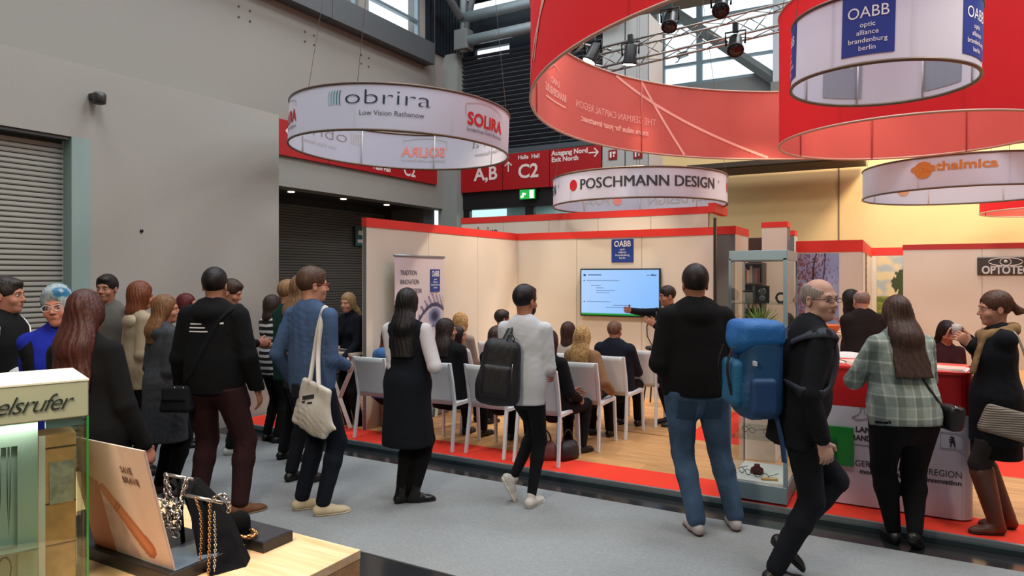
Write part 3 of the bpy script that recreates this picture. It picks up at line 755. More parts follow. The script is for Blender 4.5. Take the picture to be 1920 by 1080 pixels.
def slide(s, t):
    c = mixc(rgb('#b4cdf2'), rgb('#7fb1ee'), .2+.8*s*(1-.4*t)+.1)
    if t < .055: c = rgb('#1f8a2c')
    return c
printed('screen', (tva+.018, VT-.0615, tz0+.018), ux, uz, tvb-tva-.036, tz1-tz0-.036, slide, 24, 36, tv, emit=.85)
sw, sh = tvb-tva-.036, tz1-tz0-.036
def ln(s0, s1, t, h=.006, m=mat('#3a5f9a', .5, emit=.0)): return (tva+.018+sw*s0, tva+.018+sw*s1, VT-.063, VT-.062, tz0+.018+sh*t, tz0+.018+sh*t+h)
LL = [ln(.09, .27, .88, .012), ln(.07, .50, .76), ln(.13, .26, .65), ln(.2, .3, .595), ln(.2, .45, .54), ln(.2, .38, .49), ln(.07, .40, .29), ln(.42, .66, .22), ln(.33, .66, .17), ln(.03, .05, .755, .012), ln(.03, .05, .285, .012)]
o = boxes('slide_lines', LL, mat('#31588f', .5), tv); o['kind'] = 'stuff'
boxes('slide_emblem', [ln(.85, .89, .875, .008), ln(.90, .97, .87, .014), ln(.915, .93, .885, .014), ln(.03, .06, .86, .03)], mat('#24518f', .5), tv)
bake(tv)
zf = lambda py: zo(py, 9.4)
def upx(px): return uo(px, VT-.03)
tag(tube('power_cable', [(upx(1219), VT-.04, zf(596)), (upx(1213), VT-.04, zf(612)), (upx(1214), VT-.04, zf(630)), (upx(1225), VT-.04, zf(650)), (upx(1228), VT-.04, zf(675)), (upx(1232), VT-.05, zf(695)), (upx(1240), VT-.1, zf(712)), (upx(1220), VT-.15, zf(722))], .008, mat('#35332f', .5), None, 6), 'thin black cable hanging from the television down the wall', 'cable')
# roll-up banner
bu = UL+.13
bx0, bx1 = vo(740, bu), vo(832, bu)
rb = thing('roll_up_banner', 'pale roll-up banner with a large eye and blue label against the left partition', 'banner', (bu, (bx0+bx1)/2, STAGE))
def eye(s, t):
    c = mixc(rgb('#cfc3cb'), rgb('#ddd3d8'), t); x, y = (s-.80)*1.3, (t-.605)*2.6
    c = mixc(c, rgb('#a9a0b4'), .5*sst(.55, .1, math.hypot(x, y)))
    d = math.hypot(x*.9, y)
    lid = y-(.20-1.4*x*x)
    if abs(lid) < .035: c = rgb('#3d3a5c')
    if d < .15 and lid < 0: c = mixc(rgb('#2a2a48'), rgb('#7f86ad'), sst(.04, .13, d))
    if .03 < lid < .20 and math.sin(60*(x+.5*lid)) > .3+2*lid and abs(x) < .45: c = mixc(c, rgb('#4a4668'), .75)
    if abs(lid+.36+.6*x*x) < .02: c = rgb('#6f6a8c')
    return c
printed('banner_sheet', (bu, bx0, .16), (0, 1, 0), uz, bx1-bx0, 1.80, lambda s, t: eye(s, t*1.0 if t < 2 else t), 60, 110, rb)
tube('top_bar', [(bu, bx0-.01, 1.965), (bu, bx1+.01, 1.965)], .014, M_alu, rb, 8)
box('base', bu-.08, bu+.08, bx0-.02, bx1+.02, STAGE, .16, M_alu, rb, .02)
tube('rear_pole', [(bu-.03, (bx0+bx1)/2, .1), (bu-.03, (bx0+bx1)/2, 1.96)], .01, M_alu, rb, 8)
for i, s in enumerate(('TRADITION', 'INNOVATION', 'KOOPERATION')):
    sign_text(s, .080, (bu+.003, bx0+.10, 1.745-i*.105), (0, 1, 0), uz, mat('#55525c', .6), rb, width=(.30, .34, .39)[i])
oabb('', (bu+.002, bx0+.76, 1.68), .19, .27, (0, 1, 0), uz, parent=rb)
for o in rb.children:
    if o.name.startswith(('label_plate',)): pass
bl_ = [o for o in rb.children if o.name.startswith('label_plate')]
n_l = [o for o in rb.children if o.name.startswith('lettering')]
for o in bl_+n_l[3:]: o.data.transform(Matrix.Translation(rb.location))
bake(rb)

# ================================================================ furniture
def chair_proto():
    t = thing('chair', '', 'chair', (0, 0, STAGE)); m = mat('#dfe4e6', .35)
    V = []; F = []; n_, k = 8, 8                                   # seat: slightly dished sheet with thickness
    def sheet(fn, th, nu, nv):
        V = []; F = []
        for s in (0, 1):
            for j in range(nv+1):
                for i in range(nu+1):
                    p, n__ = fn(i/nu, j/nv); V.append(Vector(p)+Vector(n__)*th*(s-.5))
        q = (nu+1)*(nv+1)
        for j in range(nv):
            for i in range(nu):
                a = j*(nu+1)+i; F.append((a, a+nu+1, a+nu+2, a+1)); F.append((q+a, q+a+1, q+a+nu+2, q+a+nu+1))
        for i in range(nu): F.append((i, i+1, q+i+1, q+i)); a = nv*(nu+1)+i; F.append((a+1, a, q+a, q+a+1))
        for j in range(nv): a = j*(nu+1); F.append((a+nu+1, a, q+a, q+a+nu+1)); a += nu; F.append((a, a+nu+1, q+a+nu+1, q+a))
        return mesh_from(V, F, True)
    def seat(s, t_): x = (s-.5)*.42; return (x, -.20+t_*.42, .455-.012*math.cos((s-.5)*PI)*math.sin(t_*PI)), (0, 0, 1)
    def back(s, t_):
        x = (s-.5)*.43; z = .44+t_*.41; y = -.205-.07*t_-.03*t_*t_ - .022*math.cos((s-.5)*PI)
        return (x, y, z), (0, 1, .15)
    for nm, fn in (('seat', seat), ('backrest', back)):
        o = link(nm, sheet(fn, .014, n_, k), m, t)
    for sx in (-1, 1):
        bm = bmesh.new(); x = sx*.205
        def post(bm, pts, w_, d_):
            ring = []
            for p in pts:
                ring.append([bm.verts.new((p[0]+a*w_, p[1]+b*d_, p[2])) for a, b in ((-1,-1),(1,-1),(1,1),(-1,1))])
            for r0, r1 in zip(ring[:-1], ring[1:]):
                for j in range(4): bm.faces.new((r0[j], r0[(j+1)%4], r1[(j+1)%4], r1[j]))
            bm.faces.new(ring[0][::-1]); bm.faces.new(ring[-1])
        post(bm, [(x*1.05, -.275, 0), (x, -.215, .44), (x, -.25, .64), (x*.98, -.30, .85)], .014, .017); link('leg', bm_mesh(bm, .004), m, t)
        bm = bmesh.new(); post(bm, [(x*1.05, .235, 0), (x, .215, .455)], .014, .016); link('leg', bm_mesh(bm, .004), m, t)
        box('side_rail', x-.013, x+.013, -.21, .22, .425, .455, m, t)
    return t
ch0 = chair_proto(); used = [False]
CHAIRS = [  # u, v of seat centre, turn, label
 (-4.72, 5.68, 0, 'white chair in the last row farthest left, in front of the partition end'),
 (-3.94, 5.68, 2, 'white chair in the last row just right of the woman in the long dark coat'),
 (-3.36, 5.72, -3, 'white chair in the last row behind the black backpack'),
 (-2.84, 5.70, 3, 'white chair at the aisle end of the last row behind the man in white'),
 (-4.26, 6.32, 1, 'white chair in the second last row under the dark haired person in white'),
 (-3.30, 6.36, -2, 'white chair in the second last row hidden behind the man in the white top'),
 (-2.73, 6.36, 2, 'white aisle chair in the second last row with the curly blonde woman'),
 (-4.60, 6.95, 0, 'white chair in the third last row under the woman with fair curls'),
 (-3.22, 6.98, 1, 'white chair in the third last row left of the grey haired man'),
 (-2.66, 6.98, -2, 'white aisle chair in the third last row with the grey haired man'),
 (-4.42, 7.62, 0, 'white chair in the front row under the short haired man on the left'),
 (-2.60, 7.64, 6, 'empty white chair at the aisle end of the front row near the television cable')]
def copy_tree(o, parent=None):
    c = o.copy(); COL.objects.link(c); c.parent = parent
    for ch in list(o.children): copy_tree(ch, c)
    return c
for i, (u, v, tr, lab) in enumerate(CHAIRS):
    c = ch0 if i == 0 else copy_tree(ch0)
    c.location = (u, v, STAGE); c.rotation_euler = (0, 0, rad(tr)); c['label'] = lab; c['group'] = 'white audience chairs'
# trestle table left of the partition
tt = thing('trestle_table', 'white trestle table with boxes on top, left of the partition wall', 'table', (-5.6, 6.15, STAGE)); M_tt = mat('#d8cfc4', .5)
box('table_top', -.50, .43, -.35, .35, .80, .835, mat('#d4c3b0', .5), tt, .004)
box('apron', -.46, .40, -.31, .31, .68, .80, M_tt, tt)
for sy in (-1, 1):
    for x0, x1 in ((.35, .02), (.02, .38), ):
        V, F = tube_geo([(x0, sy*.27, 0), (x1, sy*.27, .68)], .03, 4); link('leg', mesh_from(V, F), M_tt, tt)
tt.location = (-5.62, 5.98, STAGE)
for (x, y, h, w_, rz, lab, c) in ((-5.50, 5.86, .17, .085, .3, 'small pale blue box standing on the trestle table', '#a9c3d2'), (-5.33, 6.05, .23, .15, .3, 'larger white box with a blue mark at the right end of the trestle table', '#cfdde8')):
    t = thing('product_box', lab, 'box', (x, y, STAGE+.835), rz)
    box('carton', -w_/2, w_/2, -.04, .04, 0, h, mat(c, .4), t, .002); box('printed_mark', -w_*.3, w_*.3, -.043, -.04, h*.7, h*.82, mat('#3c5f86', .4), t)
    box('label_field', -w_*.3, w_*.3, -.042, -.04, h*.2, h*.5, mat('#7fa6bd', .4), t)
bk = thing('leaflet_stack', 'dark stack of leaflets lying in front of the boxes', 'leaflets', (-5.36, 5.80, STAGE+.835), .1)
for k in range(4): box('leaflet', -.10, .10, -.07, .07, k*.008, k*.008+.006, mat(['#2f2b30', '#7a6f70', '#2f3a4a', '#b9b2ae'][k], .5), bk)
cb_ = thing('brown_box', 'plain brown box shape standing behind the first chair', 'box', (-4.86, 6.15, STAGE), .05)  # brown box stands in for the wall's brown lower part
box('carton', -.17, .17, -.22, .22, 0, .40, mat('#9a7458', .8, var=.05), cb_, .003); box('tape', -.03, .03, -.222, .222, .40, .403, mat('#b9946e', .4), cb_)
# bar stool by the wall
bst = thing('bar_stool', 'thin black metal bar stool below the television', 'stool', (upx(1250), VT-.42, STAGE)); 
lathe('seat', [(.15, 0), (.16, .01), (.16, .035), (.14, .04)], M_black, bst, 18, (0, 0, .72))
for k in range(4):
    a = PI/4+k*PI/2; tube('leg', [(.21*math.cos(a), .21*math.sin(a), 0), (.11*math.cos(a), .11*math.sin(a), .72)], .011, M_black, bst, 6)
tube('foot_ring', [(.175*math.cos(PI/4+k*PI/2), .175*math.sin(PI/4+k*PI/2), .26) for k in range(4)], .009, M_black, bst, 6, close=True)
# glass showcase at the stand edge
sx0, sx1, sy0, sy1 = -1.135, -.72, 5.33, 5.90
scs = thing('glass_showcase', 'tall glass showcase with an aluminium frame at the stand edge', 'showcase', ((sx0+sx1)/2, (sy0+sy1)/2, STAGE))
M_al2 = mat('#8fa8b4', .4, .5); zt = 1.93
box('base', sx0, sx1, sy0, sy1, STAGE+.015, .20, M_al2, scs, .004); box('base_board', sx0+.01, sx1-.01, sy0+.01, sy1-.01, .20, .215, M_white, scs)
for k, (x, y) in enumerate(((sx0, sy0), (sx1, sy0), (sx0, sy1), (sx1, sy1))):
    dx, dy = (.028 if x == sx0 else -.028), (.028 if y == sy0 else -.028)
    w1 = .011 if k == 2 else .5
    f = 1 if k in (1,) else (.55 if k in (0,) else .45)
    box('post', min(x, x+dx*f), max(x, x+dx*f), min(y, y+dy*f), max(y, y+dy*f), .2, zt-.06, M_al2, scs)
box('top_frame', sx0, sx1, sy0, sy1, zt-.075, zt, M_al2, scs, .004)
for z in (.52, 1.02, 1.53): box('glass_shelf', sx0+.01, sx1-.01, sy0+.01, sy1-.01, z, z+.006, mat_glass((.86, .93, .9), 'shelfglass'), scs)
for nm, bb in (('pane', (sx0+.03, sx1-.03, sy0+.008, sy0+.012)), ('pane', (sx0+.03, sx1-.03, sy1-.012, sy1-.008)), ('pane', (sx0+.006, sx0+.01, sy0+.03, sy1-.03)), ('pane', (sx1-.01, sx1-.006, sy0+.03, sy1-.03))):
    box(nm, *bb, .215, zt-.075, mat_glass((.96, .98, .97), 'caseglass'), scs)
bake(scs)
def glasses_mesh(m, parent=None, s=1.0, name='eyeglasses'):
    V, F = [], []
    for sx in (-1, 1):
        tube_geo([(sx*.032*s+.026*s*math.cos(q*PI/8), 0, .02*s*math.sin(q*PI/8)) for q in range(16)], .0026*s, 5, V, F, close=True)
        tube_geo([(sx*.058*s, 0, .006*s), (sx*.070*s, -.02*s, .006*s), (sx*.074*s, -.12*s, .004*s)], .0026*s, 5, V, F)
    tube_geo([(-.007*s, 0, .006*s), (0, .004*s, .010*s), (.007*s, 0, .006*s)], .0026*s, 5, V, F)
    return link(name, mesh_from(V, F, True), m, parent)
def spectacles(label, loc, rz, m, up=.02):
    o = glasses_mesh(m); o.location = Vector(loc)+Vector((0, 0, up)); o.rotation_euler = (0, 0, rz); return tag(o, label, 'glasses', None)
spectacles('black spectacles on the showcase base, leftmost item', (-1.05, 5.50, .215), 2.6, M_black, .023)
spectacles('black framed spectacles lying in front on the showcase base', (-.92, 5.44, .215), 2.8, mat('#2a1b14', .3), .023)
spectacles('spectacles on the lowest glass shelf of the showcase, left pair', (-1.03, 5.55, .526), 2.7, mat('#6e5a52', .3), .023)
spectacles('spectacles on the lowest glass shelf of the showcase, right pair', (-.86, 5.52, .526), 3.0, mat('#9a6a58', .3), .023)
rdp = thing('eyeglass_pouch', 'small dark red pouch on the showcase base', 'pouch', (-.97, 5.56, .215))
lathe('pouch', [(.02, 0), (.05, .012), (.045, .04), (.018, .055), (.022, .07)], mat('#5a1518', .6), rdp, 14); lathe('knot', [(.02, .052), (.024, .056), (.02, .060)], mat('#8a3026', .6), rdp, 12)
bs_ = thing('eyeglass_case', 'tan open case under the front spectacles', 'case', (-.86, 5.43, .215), .3)
box('shell', -.06, .06, -.03, .03, 0, .014, mat('#b98a4a', .6), bs_, .006); box('lining', -.052, .052, -.024, .024, .014, .016, mat('#e0c9a0', .6), bs_)
cm = thing('optical_device', 'black boxy optical device with a round lens on the upper glass shelf', 'device', (-.93, 5.50, 1.536), .35)
box('housing', -.055, .055, -.04, .04, 0, .13, M_black, cm, .006)
for zz, r_ in ((.085, .028), (.035, .022)):
    o = lathe('lens', [(r_, 0), (r_*1.1, .006), (r_*.7, .008)], mat('#70757a', .2, .6), cm, 16); o.matrix_local = Matrix.Translation((0, -.04, zz)) @ Matrix.Rotation(PI/2, 4, 'X')
mg = thing('magnifier', 'round black magnifier on the upper glass shelf at the right', 'magnifier', (-.79, 5.52, 1.536), .4)
tube('rim', [(.034*math.cos(q*PI/10), 0, .04+.034*math.sin(q*PI/10)) for q in range(20)], .009, M_black, mg, 8, close=True); box('foot', -.02, .02, -.02, .02, 0, .006, M_black, mg)
sl_ = thing('label_stand', 'small white stand with a dark top on the upper glass shelf at the left', 'stand', (-1.03, 5.56, 1.536), .3)
box('block', -.03, .03, -.02, .02, 0, .08, M_white, sl_); box('top_plate', -.045, .045, -.03, .03, .08, .09, M_black, sl_)
# bookshelf and plant seen through the showcase
bsf = thing('bookshelf', 'dark bookshelf seen through the glass showcase', 'shelf', (uo(1411, 9.6), 9.6, STAGE)); wq = (uo(1430, 9.6)-uo(1391, 9.6))/2
M_bs = mat('#3b2d28', .6); box('back', -wq, wq, .25, .27, 0, 1.85, M_bs, bsf)
for x in (-wq, wq-.02): box('side', x, x+.02, 0, .25, 0, 1.85, M_bs, bsf)
for z in (.02, .45, .85, 1.22, 1.56, 1.83): box('shelf', -wq+.02, wq-.02, 0, .25, z, z+.02, M_bs, bsf)
k = 0
for z in (.87, 1.24, 1.58):
    x = -wq+.03; nb = 0
    while x < wq-.06:
        th = random.uniform(.022, .04); h = random.uniform(.17, .24)
        o = box('book', uo(1411, 9.6)+x, uo(1411, 9.6)+x+th-.002, 9.63, 9.8, STAGE+z, STAGE+z+h, mat(random.choice(['#7a3a30', '#5d6a5e', '#8a8276', '#3d4b55', '#a08a6a', '#4a2c2a']), .6))
        c_ = o.data.vertices[0].co.copy(); o.data.transform(Matrix.Translation(-c_)); o.location = c_
        nb += 1; tag(o, '%s book from the left on the %s row of the dark bookshelf' % (['first', 'second', 'third', 'fourth', 'fifth', 'sixth', 'seventh', 'eighth', 'ninth', 'tenth'][nb-1], ['lower', 'middle', 'top'][k]), 'book', ['books on the lower row', 'books on the middle row', 'books on the top row'][k]); x += th
    k += 1
def plant(name, label, loc, n_, h, sp, color, pot=None, pr=.08):
    t = thing(name, label, 'plant', loc)
    if pot: lathe('pot', [(pr*.7, 0), (pr, .12), (pr*1.05, .13), (pr*.9, .13), (pr*.8, .11)], pot, t, 18)
    z0 = .11 if pot else 0
    lv_ = bmesh.new()
    for a, b in ((0, .0),): 
        vs = [lv_.verts.new(p) for p in ((-.012, 0, 0), (.012, 0, 0), (.03, 0, .5), (-.03, 0, .5), (0, .02, 1))]
        lv_.faces.new((vs[0], vs[1], vs[2], vs[3])); lv_.faces.new((vs[3], vs[2], vs[4]))
    lm_ = bm_mesh(lv_); lm_.materials.append(mat(color, .5, var=.3, vscale=20))
    rn = random.Random(5)
    for i in range(n_):
        a = rn.random()*2*PI; tl = rn.uniform(.05, 1.1); o = link('leaf', lm_, None, t)
        o.location = (rn.uniform(-.02, .02), rn.uniform(-.02, .02), z0); o.rotation_euler = (tl, rn.uniform(-.4, .4), a); s = h*rn.uniform(.6, 1); o.scale = (s*sp, s, s)
    return t
plant('potted_fern', 'bushy green plant in a white pot behind the showcase', (uo(1425, 6.7), 6.7, 1.16), 90, .26, 1.0, '#6f8a3c', M_white, .07)
pc = thing('pedestal', 'white pedestal carrying the green plant behind the showcase', 'pedestal', (uo(1425, 6.7), 6.7, STAGE))
box('column', -.16, .16, -.16, .16, 0, 1.08, M_white, pc, .004); box('top', -.18, .18, -.18, .18, 1.08, 1.10, M_white, pc, .003)

# counter
cx0, cx1, cy0, cy1 = -.62, .43, 5.60, 6.15
ct = thing('counter', 'white and red reception counter with printed front', 'counter', ((cx0+cx1)/2, (cy0+cy1)/2, STAGE))
def front_pts(n_=6, r=.10):
    P = [(cx0, cy1), (cx0, cy0)]
    P += [(cx1-r+r*math.sin(q*PI/2/n_), cy0+r-r*math.cos(q*PI/2/n_)) for q in range(n_+1)]
    return P+[(cx1, cy1)]
def prism(name, pts, z0, z1, m, parent, grow=0):
    k_ = len(pts); c0 = sum(p[0] for p in pts)/k_, sum(p[1] for p in pts)/k_
    V = [(x, y, z) for z in (z0, z1) for x, y in pts]
    F = [tuple(range(k_)), tuple(range(k_, 2*k_))[::-1]]+[(i, k_+i, k_+(i+1)%k_, (i+1)%k_) for i in range(k_)]
    me = mesh_from(V, F); bm = bmesh.new(); bm.from_mesh(me); bmesh.ops.recalc_face_normals(bm, faces=bm.faces); bm.to_mesh(me); bm.free()
    return link(name, me, m, parent)
fp = front_pts()
prism('front_panel', fp, STAGE+.012, .785, mat('#cfcbd6', .5), ct)
prism('plinth', [(x*.99, y+.03) for x, y in fp], STAGE, STAGE+.012, M_black, ct)
prism('upper_panel', fp, .787, 1.06, mat('#c0121a', .45), ct); prism('worktop', [(x, y-.01 if y < cy1 else y) for x, y in fp], 1.062, 1.08, mat('#d52a26', .4), ct)
yc = cy0-.002
def cs(s, px, py, h, **k):
    u = uo(px, yc); return sign_text(s, h/.72, (u, yc, zo(py, dep(u, yc))), ux, uz, k.pop('m', mat('#3b3438', .5)), ct, **k)
cs('LAND', 1604, 809, .038, bold=.002); cs('BRANDENBURG', 1590, 823, .038, bold=.002, width=.33)
cs('THE GERMAN CAPITAL REGION', 1571, 869, .045, width=uo(1803, yc)-uo(1571, yc)); cs('more value for your innovation', 1612, 887, .032, bold=.0015, width=uo(1803, yc)-uo(1612, yc))
u1, u2 = uo(1590, yc), uo(1680, yc); z_ = zo(832, dep(u1, yc)); box('rule', u1, u2, yc-.002, yc, z_, z_+.003, M_gy, ct)
def line_art(name, pts, r, m, parent): return tube(name, pts, r, m, parent, 5)
uc, zc = uo(1615, yc), zo(778, dep(uo(1615, yc), yc))
line_art('emblem', [(uc+x, yc-.002, zc+z) for x, z in ((-.06, -.02), (-.02, .0), (0, .03), (-.01, .06), (.02, .055), (.02, .02), (.05, -.01), (.02, -.03), (-.03, -.035), (-.06, -.02))], .0018, M_gy, ct)
ub, zb_ = uo(1785, yc), zo(827, dep(uo(1785, yc), yc))
tube('emblem_frame', [(ub+x, yc-.002, zb_+z) for x, z in ((-.068, -.055), (.068, -.055), (.068, .055), (-.068, .055))], .0016, M_gy, ct, 4, close=True)
BEAR = [(-.012,-.036),(-.003,-.036),(-.002,-.018),(.004,-.012),(.010,-.020),(.009,-.036),(.018,-.036),(.018,-.014),(.013,.004),(.010,.012),(.014,.020),(.012,.026),(.006,.024),(.003,.030),(-.004,.030),(-.012,.024),(-.012,.019),(-.005,.018),(-.005,.012),(-.016,.012),(-.018,.006),(-.006,.004),(-.006,-.002),(-.016,-.004),(-.017,-.010),(-.006,-.012)]
link('bear_emblem', mesh_from([(ub+x*1.1, yc-.003, zb_+z*1.1) for x, z in BEAR], [tuple(range(len(BEAR)))]), mat('#221d20', .5), ct)
bake(ct)
gp = thing('green_folder', 'bright green folder with a darker green flap hanging on the counter front', 'folder', (uo(1570, cy0-.05), cy0-.05, .62))
z1_, z0_ = zo(806, 4.95), zo(880, 4.95); ga, gb = uo(1540, cy0-.05), uo(1600, cy0-.05)
box('cover', ga, gb, cy0-.02, cy0-.005, z0_, z1_, mat('#178a2c', .35), gp, .002); box('flap', ga-.02, ga+.10, cy0-.045, cy0-.022, z0_+.01, z1_-.09, mat('#0b5a30', .4), gp, .002); bake(gp)
def paper(label, loc, rz, n_=3, c=('#f1ece6', '#d9d2cc', '#e6b7a8')):
    t = thing('leaflet_stack', label, 'leaflets', loc, rz)
    for k in range(n_): box('leaflet', -.105+.01*k, .105+.01*k, -.15+.012*k, .15, k*.004, k*.004+.003, mat(c[k % 3], .5), t)
    return t
paper('fanned leaflets on the red counter left of the woman in the plaid shirt', (-.28, 5.84, 1.08), .4); paper('flat leaflets at the left end of the red counter', (-.48, 5.90, 1.08), 1.2, 2)
paper('open leaflets on the red counter right of the woman in the plaid shirt', (.26, 5.78, 1.08), 1.4, 3)
# back area: high table, basket, armchair
hx = uo(1575, 7.9)
ht = thing('high_table', 'pale peach high table behind the reception counter', 'table', (hx, 7.9, STAGE)); M_ht = mat('#e9c9a8', .5)
box('table_top', -.26, .26, -.25, .25, 1.05, 1.09, M_ht, ht, .004)
for x in (-.25, .21): box('side_panel', x, x+.04, -.24, .24, 0, 1.05, M_ht, ht)
box('crossbar', -.21, .21, -.02, .02, .5, .55, M_ht, ht); box('shelf', -.21, .21, -.22, .22, .80, .82, M_ht, ht)
bk2 = thing('basket', 'small orange basket on the high table', 'basket', (hx-.1, 7.85, STAGE+1.09)); lathe('bowl', [(.07, 0), (.12, .07), (.125, .08), (.11, .075), (.06, .012)], mat('#d9692a', .6), bk2, 18)
tube('handle', [(.11*math.cos(q*PI/8), 0, .07+.09*math.sin(q*PI/8)) for q in range(9)], .007, mat('#b95522', .6), bk2, 6)
ac = thing('tub_chair', 'white and orange tub chair behind the counter', 'chair', (uo(1572, 7.0), 7.0, STAGE), rad(-20))
V = []; F = []
for s in (0, 1):
    for j in range(7):
        for i in range(17):
            a = PI*.1+PI*1.3*i/16; r_ = .27-.03*s-.05*(1-j/6); V.append((r_*math.cos(a-PI*.25), -r_*math.sin(a-PI*.25)*-1, .42+(.42+.12*math.sin(PI*i/16))*j/6))
for s in (0, 1):
    for j in range(6):
        for i in range(16): q = s*119+j*17+i; F.append((q, q+1, q+18, q+17) if s == 0 else (q+17, q+18, q+1, q))
for i in range(16): F.append((102+i, 103+i, 119+103+i, 119+102+i))
for o_, M_ in ((0, mat('#efe9e2', .4)),): link('shell', mesh_from(V, F, True), M_, ac)
lathe('cushion', [(.20, .40), (.23, .43), (.22, .49), (.1, .50)], mat('#c7603c', .7), ac, 20); lathe('foot', [(.18, 0), (.17, .02), (.03, .03), (.03, .40)], M_alu, ac, 18)
# tote / handbags on the floor by the chairs
def floor_bag(label, u, v, c1, c2, rz=0):
    t = thing('handbag', label, 'bag', (u, v, STAGE), rz)
    V = []; F = []; prof = [(.11, .055, 0), (.12, .065, .04), (.11, .055, .11), (.08, .02, .17)]
    for w_, d_, z in prof:
        for q in range(16): a = 2*PI*q/16; V.append((w_*abs(math.cos(a))**.6*(1 if math.cos(a) > 0 else -1), d_*abs(math.sin(a))**.6*(1 if math.sin(a) > 0 else -1), z))
    for i in range(3):
        for q in range(16): F.append((i*16+q, i*16+(q+1)%16, (i+1)*16+(q+1)%16, (i+1)*16+q))
    F.append(tuple(range(16))[::-1]); F.append(tuple(range(48, 64)))
    link('pouch', mesh_from(V, F, True), mat(c1, .5, bump=.3), t)
    tube('handle', [(.06*math.cos(q*PI/8), 0, .16+.11*math.sin(q*PI/8)) for q in range(9)], .008, mat(c2, .5), t, 6)
    return t
floor_bag('dusky pink handbag on the floor beside the aisle end of the last row', -2.84, 5.62, '#6a3a3a', '#241a1c', .5)
floor_bag('small black handbag on the floor just right of the dusky pink one', -2.66, 5.74, '#1c1517', '#1c1517', 1.2)

# ================================================================ foreground display table
tx1, ty1, zt_ = -1.54, 1.716, .85
tb_ = thing('display_table', 'pale oak veneer display table in the near left corner', 'table', (-2.4, 1.3, 0))
box('table_top', -3.4, tx1, .75, ty1, zt_-.03, zt_, M_oak, tb_, .002)
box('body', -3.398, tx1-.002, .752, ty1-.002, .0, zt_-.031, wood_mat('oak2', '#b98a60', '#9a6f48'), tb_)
bake(tb_)
tr = thing('display_tray', 'low black tray under the leaning card', 'tray', (-2.1, 1.3, zt_)); M_tray = mat('#1b1b1e', .35)
box('slab', -2.62, -1.83, 1.235, 1.50, zt_, zt_+.036, M_tray, tr, .002); box('inlay', -2.0, -1.84, 1.26, 1.48, zt_+.036, zt_+.038, mat('#5d6a74', .3), tr); bake(tr)
tr2 = thing('display_tray', 'low black tray at the back holding the gold bracelet cone', 'tray', (-1.82, 1.5, zt_))
box('slab', -2.15, -1.79, 1.535, 1.66, zt_, zt_+.035, M_tray, tr2, .002); box('inlay', -2.14, -1.795, 1.54, 1.655, zt_+.035, zt_+.036, mat('#2a2d33', .25), tr2); bake(tr2)
# leaning card with an arm photo
cd = thing('display_card', 'large white advertising card lettered SAVE BRAVE with a picture of an arm', 'card', (-2.03, 1.26, zt_+.037))
b0, b1 = Vector((-1.848, 1.262, zt_+.037)), Vector((-1.848, 1.170, 1.255)); upd = (b1-b0); hh_ = upd.length; upd.normalize()
wcd = .40
def card(s, t):
    c = mixc(rgb('#d8bfb2'), rgb('#cdb3a6'), s)
    ax, ay, bx_, by_ = .34, .58, .76, .13; px, py = s-ax, t-ay; L2 = (bx_-ax)**2+(by_-ay)**2; h = max(0, min(1, (px*(bx_-ax)+py*(by_-ay))/L2))
    d = math.hypot((px-h*(bx_-ax))*1.0, (py-h*(by_-ay)))
    if s < .64-.5*(t) and t < .45 and t > .02: c = mixc(rgb('#c9b4b2'), rgb('#b59a98'), nz(s, t, 9)+.5)
    if d < .045+.035*h: c = mixc(rgb('#c67f58'), rgb('#a55f3e'), sst(0, .08, d))
    if d < .05 and (abs(h-.28) < .012 or abs(h-.33) < .012): c = rgb('#8a5a30')
    if s < .30 and t < .75-.4*s: c = mixc(rgb('#c67f58'), rgb('#b0694a'), s*3)
    return c
printed('card_face', b0+Vector((-wcd, -.001, 0)), (1, 0, 0), upd, wcd, hh_, card, 90, 90, cd)
Mc = Matrix(((1, 0, 0, b0.x-wcd), (0, upd.z, upd.y, b0.y), (0, -upd.y, upd.z, b0.z), (0, 0, 0, 1)))
V = [b0, b0+Vector((-wcd, 0, 0)), b0+Vector((-wcd, 0, 0))+upd*hh_, b0+upd*hh_]; V += [v+Vector((0, .006, 0)) for v in V]
link('board', mesh_from(V, [(0, 1, 2, 3), (7, 6, 5, 4), (0, 4, 5, 1), (1, 5, 6, 2), (2, 6, 7, 3), (3, 7, 4, 0)]), mat('#cbb2a6', .6), cd)
box('back_strut', -2.06, -2.02, 1.13, 1.268, zt_+.037, 1.0, mat('#cbb2a6', .6), cd) if False else None
for i, s in enumerate(('SAVE', 'BRAVE')):
    sign_text(s, .030, b0+Vector((-wcd+.262, -.003, 0))+upd*(hh_*(.775-.085*i)), (1, 0, 0), upd, mat('#6a4a3c', .5), cd, width=(.055, .078)[i])
bake(cd)
# sign-topped glass vitrine, turned
va = W(.766, .643).normalized(); vb = W(-.643, .766).normalized(); vc = W(-1.2, 1.95)
vt = thing('glass_vitrine', 'square glass vitrine with a cream sign box on top, near left corner', 'showcase', (vc.x, vc.y, zt_), math.atan2(va.y, va.x))
M_vb = mat('#b9bda0', .5); M_sage = mat('#a3b3aa', .6)
Wd, Dp = .60, .30                                                   # local: x to the left is negative, y away
box('sign_box', -Wd, 0, 0, Dp, .50, .60, mat('#a7ad92', .5), vt, .003); box('lid', -Wd-.001, .001, -.001, Dp+.001, .60, .605, mat('#dfe0c8', .5), vt)
box('front_glass', -Wd, -.004, .004, .009, 0, .50, mat_glass((.88, .95, .90), 'vg'), vt); box('side_glass', -.009, -.004, .010, Dp-.004, 0, .50, mat_glass((.9, .96, .9), 'vg2'), vt)
box('glass_edge', -.0045, .0005, -.0005, .006, 0, .50, mat('#2f8a3c', .2, emit=.05, key='gedge'), vt); box('top_rail', -.10, -.012, .012, .03, .475, .498, mat('#a9bfc6', .3, .4), vt)
